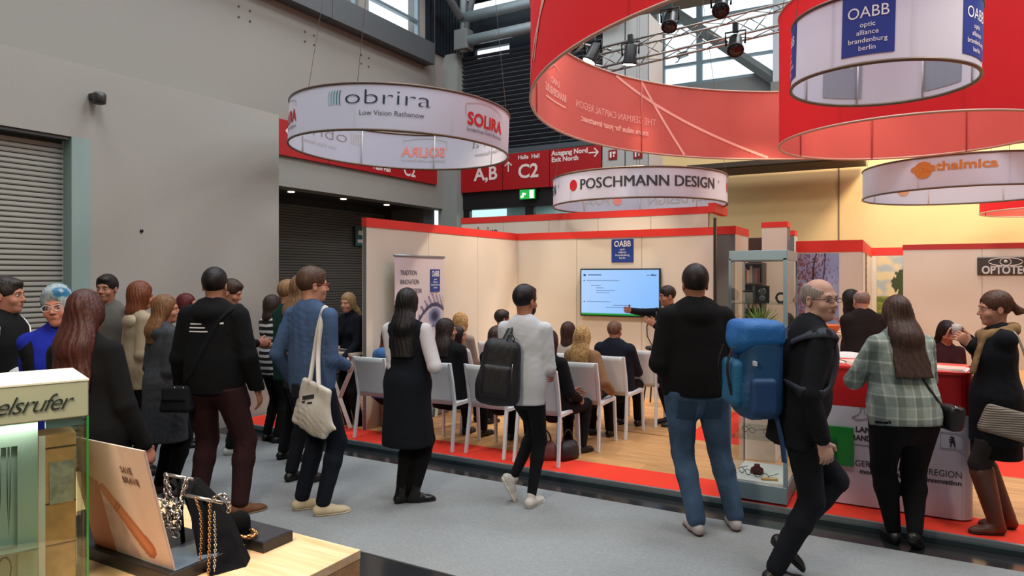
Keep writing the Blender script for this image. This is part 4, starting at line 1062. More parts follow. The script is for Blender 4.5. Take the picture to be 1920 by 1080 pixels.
box('backdrop_panel', -Wd+.01, -.115, .07, .085, .0, .498, M_sage, vt); box('inner_frame', -.16, -.114, .055, .07, 0, .498, mat('#93a59b', .6), vt)
box('inner_frame', -Wd+.01, -.16, .055, .07, .43, .498, mat('#93a59b', .6), vt); box('shelf', -Wd+.01, -.115, .02, .07, .145, .15, mat('#56645c', .5), vt)
M_chain = mat('#4c5852', .5, .2)
for k in range(17):
    x = -.18-k*.022; r_ = random.Random(k)
    tag_ = tube('necklace', [(x-.004, .05, .43), (x-.003, .048, .30), (x, .047, .17+.02*r_.random()), (x+.003, .048, .30), (x+.004, .05, .43)], .0016, M_chain, vt, 4)
for k in range(9):
    x = -.19-k*.04; tube('necklace', [(x+.016*math.cos(q*PI/5+.3*k), .045, .10+.035*math.sin(q*PI/5)) for q in range(10)], .0022, M_chain, vt, 4, close=True)
lathe('pendant', [(.001, -.006), (.010, 0), (.001, .006)], mat('#6f7a76', .2, .8), vt, 8, (-.30, .045, .30))
me = text_mesh('Engelsrufer', .066, align='RIGHT', shear=.42, width=None, bold=-.0006, spacing=.86)
me.transform(Matrix.Translation((-.045, -.0015, .527)) @ Matrix.Rotation(PI/2, 4, 'X')); link('lettering', me, mat('#1f2a22', .5), vt)
bxs = thing('photo_cube', 'small cube with golden photographs standing inside the glass vitrine', 'box', tuple(vc+vb*.15-va*.062+Vector((0, 0, zt_))), math.atan2(va.y, va.x))
box('cube', -.045, .045, -.05, .05, 0, .44, mat('#c99a68', .4, var=.3, vscale=14), bxs, .002); box('white_edge', -.046, -.030, -.053, -.05, .0, .44, M_white, bxs); box('picture', -.02, .04, -.0525, -.05, .24, .36, mat('#a8a69a', .4, var=.4, vscale=30), bxs)
for z in (.12, .24, .40): box('seam', -.045, .045, -.0515, -.05, z, z+.004, mat('#5c4630', .5), bxs)
vl = area('vitrine_fill', (0, 0, 0), .4, .55, (1, .95, .85), size_y=.03); vl.location = vc-va*.3+vb*.035+Vector((0, 0, zt_+.49)); vl.rotation_euler = (0, 0, math.atan2(va.y, va.x))  # added fill that brightens the vitrine inside, no fitting is built
box('inner_step', -.10, -.02, .05, .25, 0, .004, M_white, vt)
# jewellery stands: T-bars with chains
M_silver = mat('#b7b2a8', .22, .95); M_gold = mat('#b9885a', .3, .9); M_velv = mat('#060608', .95, spec=.15)
def chain(name, pts, r, m, parent, link_l=.012):
    """links along a path: alternate flattened rings, one mesh"""
    P = [Vector(p) for p in pts]; q = []; 
    for a, b in zip(P[:-1], P[1:]):
        n_ = max(1, int((b-a).length/link_l)); q += [(a+(b-a)*(i+.5)/n_, (b-a).normalized()) for i in range(n_)]
    V, F = [], []
    for i, (c, d) in enumerate(q):
        x, y, _ = frame_m(c, c+d); s = x if i % 2 else y
        tube_geo([c+d*math.cos(t*PI/3)*link_l*.75+s*math.sin(t*PI/3)*link_l*.42 for t in range(6)], r, 4, V, F, close=True)
    o = link(name, mesh_from(V, F, True), m, parent); return o
def T(px, py, Y): p = at(px, Y); p.z = zo(py, Y); return p
def sag(a, b, drop, n_=8): return [a+(b-a)*i/n_ - Vector((0, 0, drop*math.sin(PI*i/n_))) for i in range(n_+1)]
jb = thing('jewellery_bust', 'tall black folded cloth necklace stand with silver chains', 'display stand', tuple(T(430, 1075, 2.15)))
# cloth-covered wedge
pa = [T(318, 902, 2.32), T(365, 905, 2.30), T(420, 962, 2.24), T(462, 1085, 2.12), T(395, 1095, 2.05), T(372, 1050, 2.10), T(352, 938, 2.18)]
pb = [p+W(-.01, .06) for p in pa]; k_ = len(pa)
V = pa+pb; F = [tuple(range(k_)), tuple(range(k_, 2*k_))[::-1]]+[(i, k_+i, k_+(i+1)%k_, (i+1)%k_) for i in range(k_)]
for v in V: v.z = max(v.z, zt_+.002)
wdg = link('stand_body', mesh_from(V, F), M_velv, jb)
tube('cross_bar', [T(308, 889, 2.22), T(362, 899, 2.22)], .006, M_silver, jb, 8); tube('cross_bar', [T(350, 929, 2.12), T(418, 943, 2.12)], .006, M_silver, jb, 8)
tube('bar_post', [T(334, 894, 2.23), T(345, 1040, 2.23)], .007, M_velv, jb, 8); tube('bar_post', [T(384, 936, 2.13), T(392, 1070, 2.13)], .007, M_velv, jb, 8)
bake(jb)
def chn(label, pts, r, m, ll): o = chain('necklace', pts, r, m, None, ll); c0 = Vector(pts[0]); o.data.transform(Matrix.Translation(-c0)); o.location = c0; return tag(o, label, 'necklace', None)
a, b = T(312, 889, 2.21), T(350, 896, 2.21)
chn('thick silver rope chain in a long loop from the left end of the upper bar', [T(312, 889, 2.20), T(311, 925, 2.19), T(316, 960, 2.18), T(325, 1005, 2.17), T(332, 1008, 2.17), T(338, 985, 2.17), T(341, 930, 2.18), T(350, 896, 2.2)], .004, M_silver, .014)
chn('short silver rope chain sagging between both ends of the upper bar', sag(T(311, 890, 2.19), T(352, 898, 2.19), .09), .0035, M_silver, .013)
chn('silver rope chain wound at the right end of the lower bar', [T(398, 942, 2.1), T(404, 930, 2.1), T(416, 926, 2.1), T(426, 934, 2.1), T(430, 950, 2.1), T(428, 962, 2.1)], .004, M_silver, .013)
chn('long thin gold chain hanging from the middle of the lower bar', [T(394, 940, 2.1), T(393, 1000, 2.08), T(391, 1078, 2.05)], .0025, M_gold, .008)
chn('long thin silver chain hanging beside the gold one', [T(402, 960, 2.1), T(404, 1020, 2.08), T(402, 1070, 2.05)], .002, M_silver, .007)
chn('fine gold chain hanging from the left of the lower bar', [T(366, 933, 2.1), T(376, 962, 2.1), T(378, 1000, 2.09), T(375, 1060, 2.07)], .002, M_gold, .007)
chn('chunky silver curb chain curling in the middle of the stand', [T(300, 960, 2.18), T(312, 985, 2.18), T(330, 990, 2.17), T(336, 970, 2.17), T(322, 955, 2.17), T(306, 945, 2.18)], .005, M_silver, .016)
for k, (px, py, r_) in enumerate(((297, 945, .016), (331, 948, .009), (318, 966, .012), (329, 967, .011))):
    o = tube('ring', [(r_*math.cos(q*PI/10), 0, r_*math.sin(q*PI/10)) for q in range(20)], .0035, M_silver, None, 6, close=True); o.location = T(px, py, 2.2); o.rotation_euler = (0, 0, YAW+.2*k)
    tag(o, ['large round silver ring left of the rope chain', 'small silver ring just right of the rope chain', 'middle silver ring low between the chains', 'silver ring at the lower right between the chains'][k], 'ring', None)
cn = thing('ring_cone', 'black rounded cone display on the back tray', 'display stand', tuple(at(449, 2.30, zt_+.036)))
lathe('cone', [(.036, 0), (.036, .03), (.034, .05), (.024, .066), (.008, .074)], M_velv, cn, 18)
pc_ = at(459, 2.27, zt_+.047)
o = chain('bracelet', [(.044*math.cos(q*PI/9), .030*math.sin(q*PI/9), 0) for q in range(19)], .004, M_gold, None, .011); o.location = pc_; tag(o, 'gold link bracelet lying around the black cone', 'bracelet')
area('table_fill', (-1.9, .3, 3.0), .6, 60, WARM, (math.radians(20), 0, 0))  # added warm fill over the display table, no lamp hangs here
# ================================================================ people
A_ = lambda *p: np.array(p, float)
def nrm(v): v = np.asarray(v, float); return v/max(np.linalg.norm(v), 1e-9)
def rotv(v, k, a):
    k = nrm(k); return v*math.cos(a)+np.cross(k, v)*math.sin(a)+k*np.dot(k, v)*(1-math.cos(a))
class Sdf:
    def __init__(s, wr=0, wf=1.0, seed=0, strand=0, axis=None): s.ops = []; s.wr = wr; s.wf = wf; s.seed = seed; s.strand = strand; s.axis = axis
    def cap(s, a, b, ra, rb, ex=None, q=1.0, k=.02, op='u'):
        a, b = np.asarray(a, float), np.asarray(b, float); d = b-a; L2 = max(d@d, 1e-9); dn = d/math.sqrt(L2)
        R = max(ra, rb)*max(1, q)
        if ex is not None:
            e = np.asarray(ex, float); e = nrm(e-dn*(e@dn)); y = np.cross(dn, e)
        def fn(X, Y, Z):
            x, yy, z = X-a[0], Y-a[1], Z-a[2]
            t = np.clip((x*d[0]+yy*d[1]+z*d[2])/L2, 0, 1); x = x-t*d[0]; yy = yy-t*d[1]; z = z-t*d[2]; r = ra+(rb-ra)*t
            if ex is None: return np.sqrt(x*x+yy*yy+z*z)-r
            c1 = x*e[0]+yy*e[1]+z*e[2]; c2 = (x*y[0]+yy*y[1]+z*y[2])/q; c3 = x*dn[0]+yy*dn[1]+z*dn[2]
            return (np.sqrt(c1*c1+c2*c2+c3*c3)-r)*(.5+.5*min(1, q))
        s.ops.append((op, fn, np.minimum(a, b)-R, np.maximum(a, b)+R, k)); return s
    def ell(s, c, r, R=None, k=.02, op='u'):
        c, r = np.asarray(c, float), np.asarray(r, float); Rm = np.eye(3) if R is None else np.asarray(R, float)
        m = np.sqrt(((Rm*r)**2).sum(1))
        def fn(X, Y, Z):
            x, y, z = X-c[0], Y-c[1], Z-c[2]
            q = [(x*Rm[0, i]+y*Rm[1, i]+z*Rm[2, i]) for i in range(3)]
            k0 = np.sqrt(sum((q[i]/r[i])**2 for i in range(3))); k1 = np.sqrt(sum((q[i]/r[i]**2)**2 for i in range(3)))+1e-9
            return k0*(k0-1)/k1
        s.ops.append((op, fn, c-m, c+m, k)); return s
    def box(s, c, h, r=.01, R=None, k=.01, op='u', taper=0):
        c, h = np.asarray(c, float), np.asarray(h, float); Rm = np.eye(3) if R is None else np.asarray(R, float); m = np.abs(Rm)@(h*(1+abs(taper)))
        def fn(X, Y, Z):
            x, y, z = X-c[0], Y-c[1], Z-c[2]
            q = [(x*Rm[0, i]+y*Rm[1, i]+z*Rm[2, i]) for i in range(3)]
            f = 1+taper*q[2]/h[2] if taper else 1
            a = [np.abs(q[0])-h[0]*f+r, np.abs(q[1])-h[1]*f+r, np.abs(q[2])-h[2]+r]
            return np.sqrt(sum(np.maximum(v, 0)**2 for v in a))+np.minimum(np.maximum(np.maximum(a[0], a[1]), a[2]), 0)-r
        s.ops.append((op, fn, c-m, c+m, k)); return s
    def cut(s, p, n, k=.004):                    # keeps the side that n points away from
        p, n = np.asarray(p, float), nrm(n)
        s.ops.append(('p', lambda X, Y, Z: (X-p[0])*n[0]+(Y-p[1])*n[1]+(Z-p[2])*n[2], None, None, k)); return s
    def noise(s, X, Y, Z):
        rn = np.random.RandomState(s.seed+11); v = 0
        w = .5*np.sin(13*X+3)+.5*np.sin(11*Y+1)+.5*np.sin(9*Z)
        for i in range(6):
            k = rn.normal(size=3)*A_(66, 66, 36)*s.wf*(1+.30*i); q = np.sin(X*k[0]+Y*k[1]+Z*k[2]+rn.rand()*6+w*3.0)
            v = v+((1-2*np.abs(q)**.6) if i % 2 else .7*q)/(1+.3*i)
        return v/3.2*(.55+.45*np.sin(7*X+9*Z+4*Y+s.seed))
    def field(s, X, Y, Z, val=None):
        for op, fn, lo, hi, k in s.ops:
            d = fn(X, Y, Z)
            if op == 'u':
                if val is None: val = d
                else: h = np.clip(.5+.5*(d-val)/k, 0, 1); val = d*(1-h)+val*h-k*h*(1-h)
            else:
                d = -d if op == 's' else d
                h = np.clip(.5-.5*(d-val)/k, 0, 1); val = d*(1-h)+val*h+k*h*(1-h)
        return val
    def at(s, p): return float(s.field(np.array([p[0]]), np.array([p[1]]), np.array([p[2]]))[0])
    def march(s, p, d, off=0, far=.6):
        """from outside point p go along d until the surface"""
        p = np.asarray(p, float); d = nrm(d); t = 0
        for _ in range(40):
            v = s.at(p+d*t)-off
            if abs(v) < .0015 or t > far: break
            t += max(min(v, .05), -.02)*.9
        return p+d*t
    def mesh(s, h, smooth=True):
        us = [o for o in s.ops if o[0] == 'u']; pad = 3*h+abs(s.wr)+s.strand
        lo = np.min([o[2] for o in us], 0)-pad; hi = np.max([o[3] for o in us], 0)+pad
        n = np.ceil((hi-lo)/h).astype(int)+1; ax = [lo[i]+h*np.arange(n[i]) for i in range(3)]
        val = np.full(n, 1.0)
        for op, fn, l, u, k in s.ops:
            if l is None: sl = [slice(None)]*3
            else:
                m = k+3*h+pad
                i0 = np.clip(((l-m-lo)/h).astype(int), 0, n); i1 = np.clip(((u+m-lo)/h).astype(int)+1, 0, n)
                if (i1 <= i0).any(): continue
                sl = [slice(i0[i], i1[i]) for i in range(3)]
            X, Y, Z = ax[0][sl[0]][:, None, None], ax[1][sl[1]][None, :, None], ax[2][sl[2]][None, None, :]
            d = fn(X, Y, Z); v = val[tuple(sl)]
            if op == 'u': hh = np.clip(.5+.5*(d-v)/k, 0, 1); val[tuple(sl)] = d*(1-hh)+v*hh-k*hh*(1-hh)
            else:
                d = -d if op == 's' else d
                hh = np.clip(.5-.5*(d-v)/k, 0, 1); val[tuple(sl)] = d*(1-hh)+v*hh+k*hh*(1-hh)
        if s.wr or s.strand:
            I = np.nonzero(np.abs(val) < .05); X, Y, Z = ax[0][I[0]], ax[1][I[1]], ax[2][I[2]]
            if s.wr: val[I] += s.wr*s.noise(X, Y, Z)
            if s.strand:
                c = s.axis; a = np.arctan2(X-c[0], -(Y-c[1])+.001); zz = Z-c[2]
                val[I] += s.strand*(np.sin(26*a+14*zz+2*np.sin(20*zz))+.6*np.sin(55*a-9*zz+1.5*np.sin(33*zz+1)))/1.6
        for i in range(3):
            sl = [slice(None)]*3
            for e in (0, -1): sl[i] = e; val[tuple(sl)] = np.maximum(val[tuple(sl)], h)
        return nets(val, lo, h)
def nets(val, lo, h):
    ins = val < 0; n = np.array(val.shape)-1
    cs_ = [(0,0,0),(1,0,0),(0,1,0),(1,1,0),(0,0,1),(1,0,1),(0,1,1),(1,1,1)]
    g = lambda a, c: a[c[0]:c[0]+n[0], c[1]:c[1]+n[1], c[2]:c[2]+n[2]]
    cnt = sum(g(ins, c).astype(np.int8) for c in cs_); act = (cnt > 0) & (cnt < 8)
    idx = -np.ones(act.shape, int); I = np.nonzero(act); N_ = len(I[0])
    if N_ == 0: return np.zeros((0, 3)), np.zeros((0, 4), int)
    idx[I] = np.arange(N_); acc = np.zeros((N_, 3)); w_ = np.zeros(N_)
    for a in range(8):
        for ax_ in range(3):
            if cs_[a][ax_]: continue
            b = list(cs_[a]); b[ax_] = 1; b = tuple(b)
            va, vb_ = g(val, cs_[a])[I], g(val, b)[I]; m = (va < 0) != (vb_ < 0)
            t = np.where(m, va/np.where(m, va-vb_, 1), 0); p = np.tile(np.array(cs_[a], float), (N_, 1)); p[:, ax_] += t
            acc += p*m[:, None]; w_ += m
    V = (acc/w_[:, None]+np.stack(I, 1))*h+lo; F = []
    for ax_ in range(3):
        o = [0, 1, 2]; o.remove(ax_); b, c = o
        s0 = [slice(1, n[i]) for i in range(3)]; s0[ax_] = slice(0, n[ax_]); s1 = list(s0); s1[ax_] = slice(1, n[ax_]+1)
        A, B = ins[tuple(s0)], ins[tuple(s1)]; J = np.nonzero(A != B)
        if len(J[0]) == 0: continue
        P = [J[0]+(0 if ax_ == 0 else 1), J[1]+(0 if ax_ == 1 else 1), J[2]+(0 if ax_ == 2 else 1)]
        def cell(db, dc): q = [x.copy() for x in P]; q[b] -= db; q[c] -= dc; return idx[q[0], q[1], q[2]]
        Q = np.stack([cell(1, 1), cell(0, 1), cell(0, 0), cell(1, 0)], 1); fl = A[J]
        if ax_ == 1: fl = ~fl
        Q[~fl] = Q[~fl][:, ::-1]; F.append(Q)
    F = np.concatenate(F); F = F[(F >= 0).all(1)]
    return V, F
def np_mesh(V, F, smooth=True):
    me = bpy.data.meshes.new('mesh'); me.vertices.add(len(V)); me.vertices.foreach_set('co', np.asarray(V, np.float32).ravel())
    me.loops.add(F.size); me.loops.foreach_set('vertex_index', F.ravel().astype(np.int32)); me.polygons.add(len(F))
    me.polygons.foreach_set('loop_start', np.arange(0, F.size, 4, dtype=np.int32)); me.polygons.foreach_set('loop_total', np.full(len(F), 4, np.int32))
    me.update(calc_edges=True); me.validate()
    if smooth: me.polygons.foreach_set('use_smooth', [True]*len(me.polygons))
    return me
def sobj(name, sd, h, m, parent, S=1.0):
    V, F = sd.mesh(h)
    return link(name, np_mesh(V*S, F), m, parent)
def ik(a, b, l1, l2, pole):
    d = b-a; L_ = np.linalg.norm(d); L_ = min(L_, (l1+l2)*.999); dn = nrm(d); x = (l1*l1-l2*l2+L_*L_)/(2*L_); y = math.sqrt(max(l1*l1-x*x, 0))
    pv = pole-dn*(pole@dn); return a+dn*x+nrm(pv)*y
def rotm(yaw=0, pitch=0, roll=0):                # yaw + = right, pitch + = forward/down, roll + = to the right
    cz, sz = math.cos(-yaw), math.sin(-yaw); cx, sx = math.cos(-pitch), math.sin(-pitch); cr, sr_ = math.cos(roll), math.sin(roll)
    Rz = np.array([[cz, -sz, 0], [sz, cz, 0], [0, 0, 1]]); Rx = np.array([[1, 0, 0], [0, cx, -sx], [0, sx, cx]]); Ry = np.array([[cr, 0, sr_], [0, 1, 0], [-sr_, 0, cr]])
    return Rz@Ry@Rx
def skin_mat(c): return mat(c, .55, key='skin'+c, bump=.06, bscale=120, var=.05, vscale=9, spec=.35)
def cloth(c, **k):
    k.setdefault('bump', .35); k.setdefault('bscale', 320); k.setdefault('var', .10); k.setdefault('vscale', 5); return mat(c, .88, spec=.25, **k)
def hair_mat(c, c2=None, curly=False):
    key = 'hair'+c+str(c2)+str(curly)
    if key in MATS: return MATS[key]
    m = mat(c, .5, key=key, spec=.35); N, L, b = nodes(m)
    tc = N.new('ShaderNodeTexCoord'); mp = N.new('ShaderNodeMapping'); L.new(tc.outputs['Object'], mp.inputs[0]); mp.inputs['Scale'].default_value = (70, 70, 4) if not curly else (40, 40, 25)
    n = N.new('ShaderNodeTexNoise'); n.inputs['Scale'].default_value = 1.5; n.inputs['Detail'].default_value = 4; L.new(mp.outputs[0], n.inputs['Vector'])
    cc = hexc(c); r = ramp(N, [(.3, tuple(x*.55 for x in cc)), (.7, tuple(min(x*1.35, 1) for x in cc))]); L.new(n.outputs['Fac'], r.inputs[0])
    src = r.outputs[0]
    if c2:
        n2 = N.new('ShaderNodeTexNoise'); n2.inputs['Scale'].default_value = 14; L.new(tc.outputs['Object'], n2.inputs['Vector'])
        mx = N.new('ShaderNodeMix'); mx.data_type = 'RGBA'; r2 = ramp(N, [(.48, '#000000'), (.56, '#ffffff')]); L.new(n2.outputs['Fac'], r2.inputs[0])
        L.new(r2.outputs[0], mx.inputs[0]); L.new(src, mx.inputs[6]); mx.inputs[7].default_value = (*hexc(c2), 1); src = mx.outputs[2]
    L.new(src, b.inputs['Base Color']); bp = N.new('ShaderNodeBump'); bp.inputs['Strength'].default_value = .6; bp.inputs['Distance'].default_value = .004
    L.new(n.outputs['Fac'], bp.inputs['Height']); L.new(bp.outputs[0], b.inputs['Normal']); return m

def person(label, px, Y, ztop, face, base=0.0, loc=None, female=False, wd=1.0, belly=0, skin='#b98468', pelvis=None, lean=0, side=0, twist=0,
           feet=((-.10, 0, 0, 0, 0), (.10, 0, 0, 0, 0)), hands=((-.235, .03, .80), (.235, .03, .80)), curl=(.45, .45), thumbs=(None, None), elbow=((-.32, -1, -.1), (.32, -1, -.1)),
           head=(0, 0, 0), hair=None, top=None, bottom=None, shoes=None, glasses=None, eyes=False, seated=False, fine=1.0, group=None, beard=None, knees=None, hid_hands=False, brow='#3a2a20'):
    S = (ztop-base)/(1.75 if not seated else 1.0)
    if seated: S = seated
    L_ = loc if loc is not None else at(px, Y); root = thing('person', label, 'person', (L_[0], L_[1], base), YAW-math.radians(face), group)
    out = dict(root=root, S=S)
    wsh, wch, wwa, whi = ((.132, .142, .118, .158) if female else (.15, .160, .142, .155)); wsh, wch, wwa, whi = wsh*(.5+.5*wd), wch*wd, wwa*wd, whi*wd
    P = A_(0, 0, .95) if pelvis is None else np.array(pelvis, float)
    Rt = rotm(math.radians(twist), math.radians(lean), math.radians(side)); rt, fw, up = Rt[:, 0], Rt[:, 1], Rt[:, 2]
    T_ = lambda x, y, z: P+rt*x+fw*y+up*z
    rth = A_(1, 0, 0); shx = .148 if female else .168; shx *= (.6+.4*wd)
    SH = [T_(-shx, -.01, .445), T_(shx, -.01, .445)]; NB = T_(0, -.015, .485)
    Rh = rotm(*[math.radians(v) for v in head]); Hc = T_(0, .012, .655); HM = lambda x, y, z: Hc+Rh@A_(x, y, z)
    HJ = [P+A_(-.088*wd, 0, -.02), P+A_(.088*wd, 0, -.02)]
    an, kn, el, wr_ = [], [], [], []
    for i in (0, 1):
        x, y, yaw, lift, pitch = feet[i]; a = A_(x, y, .088+lift); an.append(a); ya = math.radians(yaw)
        pole = A_(math.sin(ya)*.6, 1, .15) if knees is None else A_(*knees[i])
        kn.append(ik(HJ[i], a, .445, .43, pole))
        w0 = A_(*hands[i]); d = w0-SH[i]; l = np.linalg.norm(d)
        if l > .555: w0 = SH[i]+d/l*.555
        el.append(ik(SH[i], w0, .30, .265, A_(*elbow[i]))); wr_.append(w0)
    # ---- body: one mesh (head and neck, hands, trunk and limbs)
    hv = .0048/fine; Vs, Fs, off = [], [], 0
    b = Sdf()
    b.ell(HM(0, -.012, .030), (.074, .093, .088), Rh, k=.03).ell(HM(0, .022, -.035), (.056, .066, .080), Rh, k=.03).ell(HM(0, .058, -.090), (.024, .024, .022), Rh, k=.03)
    b.cap(HM(-.030, .074, .022), HM(.030, .074, .022), .014, .014, k=.02)
    for s in (-1, 1):
        b.ell(HM(s*.036, .058, -.032), (.024, .022, .022), Rh, k=.02)
    b.ell(HM(-.031, .094, .004), (.017, .016, .011), Rh, k=.012, op='s').ell(HM(.031, .094, .004), (.017, .016, .011), Rh, k=.012, op='s')
    b.cap(HM(0, .082, .012), HM(0, .103, -.026), .0075, .0120, k=.010).ell(HM(-.011, .094, -.031), (.008, .010, .007), Rh, k=.006).ell(HM(.011, .094, -.031), (.008, .010, .007), Rh, k=.006)
    b.cap(HM(-.016, .079, -.058), HM(.016, .079, -.058), .009, .009, k=.012)
    for s in (-1, 1):
        b.ell(HM(s*.077, -.010, -.006), (.008, .018, .031), Rh, k=.008); b.ell(HM(s*.084, -.004, -.004), (.004, .010, .018), Rh, k=.004, op='s')
    b.cap(HM(0, -.022, -.05), NB, .054 if not female else .047, .058 if not female else .050, k=.03)
    b.cap(NB, T_(0, -.01, .40), .06, .08, k=.03)
    V, F = b.mesh(hv); Vs.append(V); Fs.append(F+off); off += len(V); hd_sdf = b
    if not hid_hands:
        for i, sd in ((0, -1), (1, 1)):
            hs = Sdf(); fd = nrm(wr_[i]-el[i]); th = thumbs[i]
            if th is None: th = A_(0, 1, 0) if abs(fd[2]) > .7 else A_(0, 0, 1)
            th = A_(*th); th = nrm(th-fd*(th@fd)); pn = np.cross(th, fd)*sd; W_ = wr_[i]; c_ = curl[i]
            hs.cap(W_-fd*.05, W_+fd*.01, .027, .026, ex=th, q=.8, k=.01); hs.cap(W_+fd*.015, W_+fd*.072, .034, .039, ex=th, q=.36, k=.012)
            for o_, f_ in ((.030, .95), (.0105, 1.07), (-.0095, 1.0), (-.0285, .78)):
                p0 = W_+fd*.080+th*o_; d1 = nrm(fd*math.cos(c_)+pn*math.sin(c_)); d2 = nrm(fd*math.cos(2.1*c_)+pn*math.sin(2.1*c_)); p1 = p0+d1*.046*f_; p2 = p1+d2*.038*f_
                hs.cap(p0-fd*.02, p0, .0092, .0092, k=.004).cap(p0, p1, .0092, .0082, k=.0015).cap(p1, p2, .0082, .0070, k=.0015)
            q0 = W_+fd*.028+th*.026; q1 = q0+nrm(fd*.55+th*.75+pn*.35)*.040; q2 = q1+nrm(fd*.85+th*.25+pn*.45)*.034
            hs.cap(q0, q1, .014, .0105, k=.006).cap(q1, q2, .0105, .0085, k=.002)
            V, F = hs.mesh(.0042); Vs.append(V); Fs.append(F+off); off += len(V)
    c = Sdf()
    c.cap(P-up*.03, T_(0, 0, .15), whi*.82, wwa*.82, rt, .62, k=.03).cap(T_(0, 0, .15), T_(0, 0, .34), wwa*.9, wch*.9, rt, .62, k=.04).cap(T_(0, 0, .34), T_(0, 0, .42), wch*.9, wsh*.85, rt, .5, k=.04)
    for i in (0, 1):
        c.cap(SH[i], el[i], .036, .032).cap(el[i], wr_[i], .030, .024).cap(HJ[i], kn[i], .062, .042).cap(kn[i], an[i], .042, .030)
    V, F = c.mesh(.022); Vs.append(V); Fs.append(F+off)
    body = link('body', np_mesh(np.concatenate(Vs)*S, np.concatenate(Fs)), skin_mat(skin), root)
    # ---- face details
    if eyes:
        for s in (-1, 1):
            e = HM(s*.031, .0745, .003); V = []
            for nm, r_, fo, cc in (('eye', .0115, 0, '#b9b0aa'), ('iris', .0064, .0068, '#3a2c22')):
                sd_ = Sdf().ell(e+Rh@A_(0, fo, 0), (r_*1.0, r_, r_*(.8 if nm == 'eye' else 1)), Rh); sobj(nm, sd_, .0030 if nm == 'eye' else .002, mat(cc, .35), root, S)
            tube('eyebrow', [tuple(HM(s*x, yy, z)*S) for x, yy, z in ((.014, .090, .023), (.030, .089, .029), (.046, .078, .024))], [.0025*S, .0035*S, .002*S], mat(brow, .8), root, 6)
        lp = Sdf().ell(HM(0, .0845, -.0560), (.021, .008, .0045), Rh, k=.004).ell(HM(0, .0840, -.0625), (.018, .009, .005), Rh, k=.003); sobj('mouth', lp, .0028, mat('#8f5549', .6), root, S)
    if beard:
        bd = Sdf(.002, 4).ell(HM(0, .028, -.062), (.058, .066, .058), Rh, k=.01).ell(HM(0, .062, -.03), (.030, .05, .030), Rh, k=.01, op='s'); bd.cut(HM(0, 0, -.02), Rh@A_(0, 0, 1)); sobj('beard', bd, .005, hair_mat(beard), root, S)
    # ---- hair
    if hair:
        h = hair; kd = h.get('kind', 'short'); hc = h['c']; cr = kd == 'curly'
        hs = Sdf(.016 if cr else .002, 1.7 if cr else 1.2, 3, strand=0 if (cr or kd == 'short') else .0035, axis=HM(0, 0, 0)); vol = h.get('vol', 1.0)
        if kd == 'short': hs = Sdf(.0085, 5.0, 3)
        hs.ell(HM(0, -.018, .034+.006*vol), (.079+.004*vol, .099+.004*vol, .088+.008*vol), Rh, k=.02)
        if kd == 'short': hs.ell(HM(0, .045, .075+.008*vol), (.055, .045, .030), Rh, k=.02)
        if kd in ('short', 'balding'):
            hs.ell(HM(0, .028, -.09), (.12, .085, .095), Rh, k=.015, op='s'); hs.cut(HM(0, -.06, -.062), Rh@A_(0, -.25, -1), .01)
            hs.ell(HM(0, .115, .0), (.075, .05, .075), Rh, k=.01, op='s')
            for s in (-1, 1): hs.ell(HM(s*.085, -.004, -.012), (.02, .026, .032), Rh, k=.006, op='s')
            if kd == 'balding': hs.ell(HM(0, .02, .115), (.07, .115, .085), Rh, k=.01, op='s')
        else:
            if kd != 'pony': hs.ell(HM(0, -.02, -.01), (.084*vol, .090, .085), Rh, k=.03)
            if kd in ('long', 'curly', 'bob'):
                z1 = h.get('z', .30); w1 = h.get('w', .105); sw_ = h.get('x', 0)
                e = T_(sw_, -.11-h.get('back', 0), z1); m_ = T_(sw_*.5, -.085, .50)
                if kd == 'bob': hs.cap(HM(0, -.02, .0), HM(sw_, -.03, -.13), .086*vol, .088*vol, rt, .85, k=.03)
                else:
                    hs.cap(HM(0, -.03, .0), m_, .086*vol, .10*vol, rt, .62, k=.03).cap(m_, e, .10*vol, w1, rt, .34, k=.03)
                    for s in h.get('front', ()): hs.cap(HM(s*.06, .01, -.03), T_(s*.085, .06, .36), .030, .024, k=.02)
                    hs.cut(e, A_(0, 0, -1), .006)
            if kd == 'pony':
                t0 = HM(0, -.105, .03); hs.ell(t0, (.022, .025, .022), Rh, k=.01); t1 = HM(0, -.17, -.04); t2 = T_(h.get('x', 0), -.15, h.get('z', .42)); hs.cap(t0, t1, .022, .034, k=.02).cap(t1, t2, .034, .018, k=.02)
                hs.ell(HM(0, .05, -.09), (.12, .09, .085), Rh, k=.015, op='s'); hs.cut(HM(0, -.06, -.075), Rh@A_(0, -.3, -1), .01)
            fr = h.get('fringe', 0)
            if kd == 'curly' or kd in ('long', 'bob', 'pony'):
                hs.ell(HM(0, .108, -.045+.0*fr-.02*fr), (.062, .075, .115), Rh, k=.01, op='s')
                if kd != 'pony': hs.ell(HM(0, .09, -.14), (.06, .08, .07), Rh, k=.01, op='s')
        sobj('hair', hs, (.0065 if not cr else .008)/min(fine, 1.2), hair_mat(hc, h.get('c2'), cr), root, S)
    # ---- top garment
    tp = top; t = tp.get('t', .014); wv = tp.get('wr', .005); g = Sdf(wv, tp.get('wf', 1.0), int(abs(px)) % 97); hw = whi+t+.004
    hem = tp.get('hem', .10); bl_ = belly
    if tp.get('kind') == 'coat' or hem > .25:
        fl = tp.get('flare', 1.12); dn = A_(0, 0, -1)
        if seated: g.cap(P+up*.05, P+A_(0, .10, -.02), hw, hw*.95, rt, .7, k=.05)
        else:
            g.cap(T_(0, 0, .02), P+dn*(hem+.1), hw, hw*fl, rth, tp.get('q', .78), k=.05)
    else: g.cap(T_(0, 0, .06), P-up*(hem+.06), hw, hw*tp.get('flare', 1.0), rt, .70, k=.04)
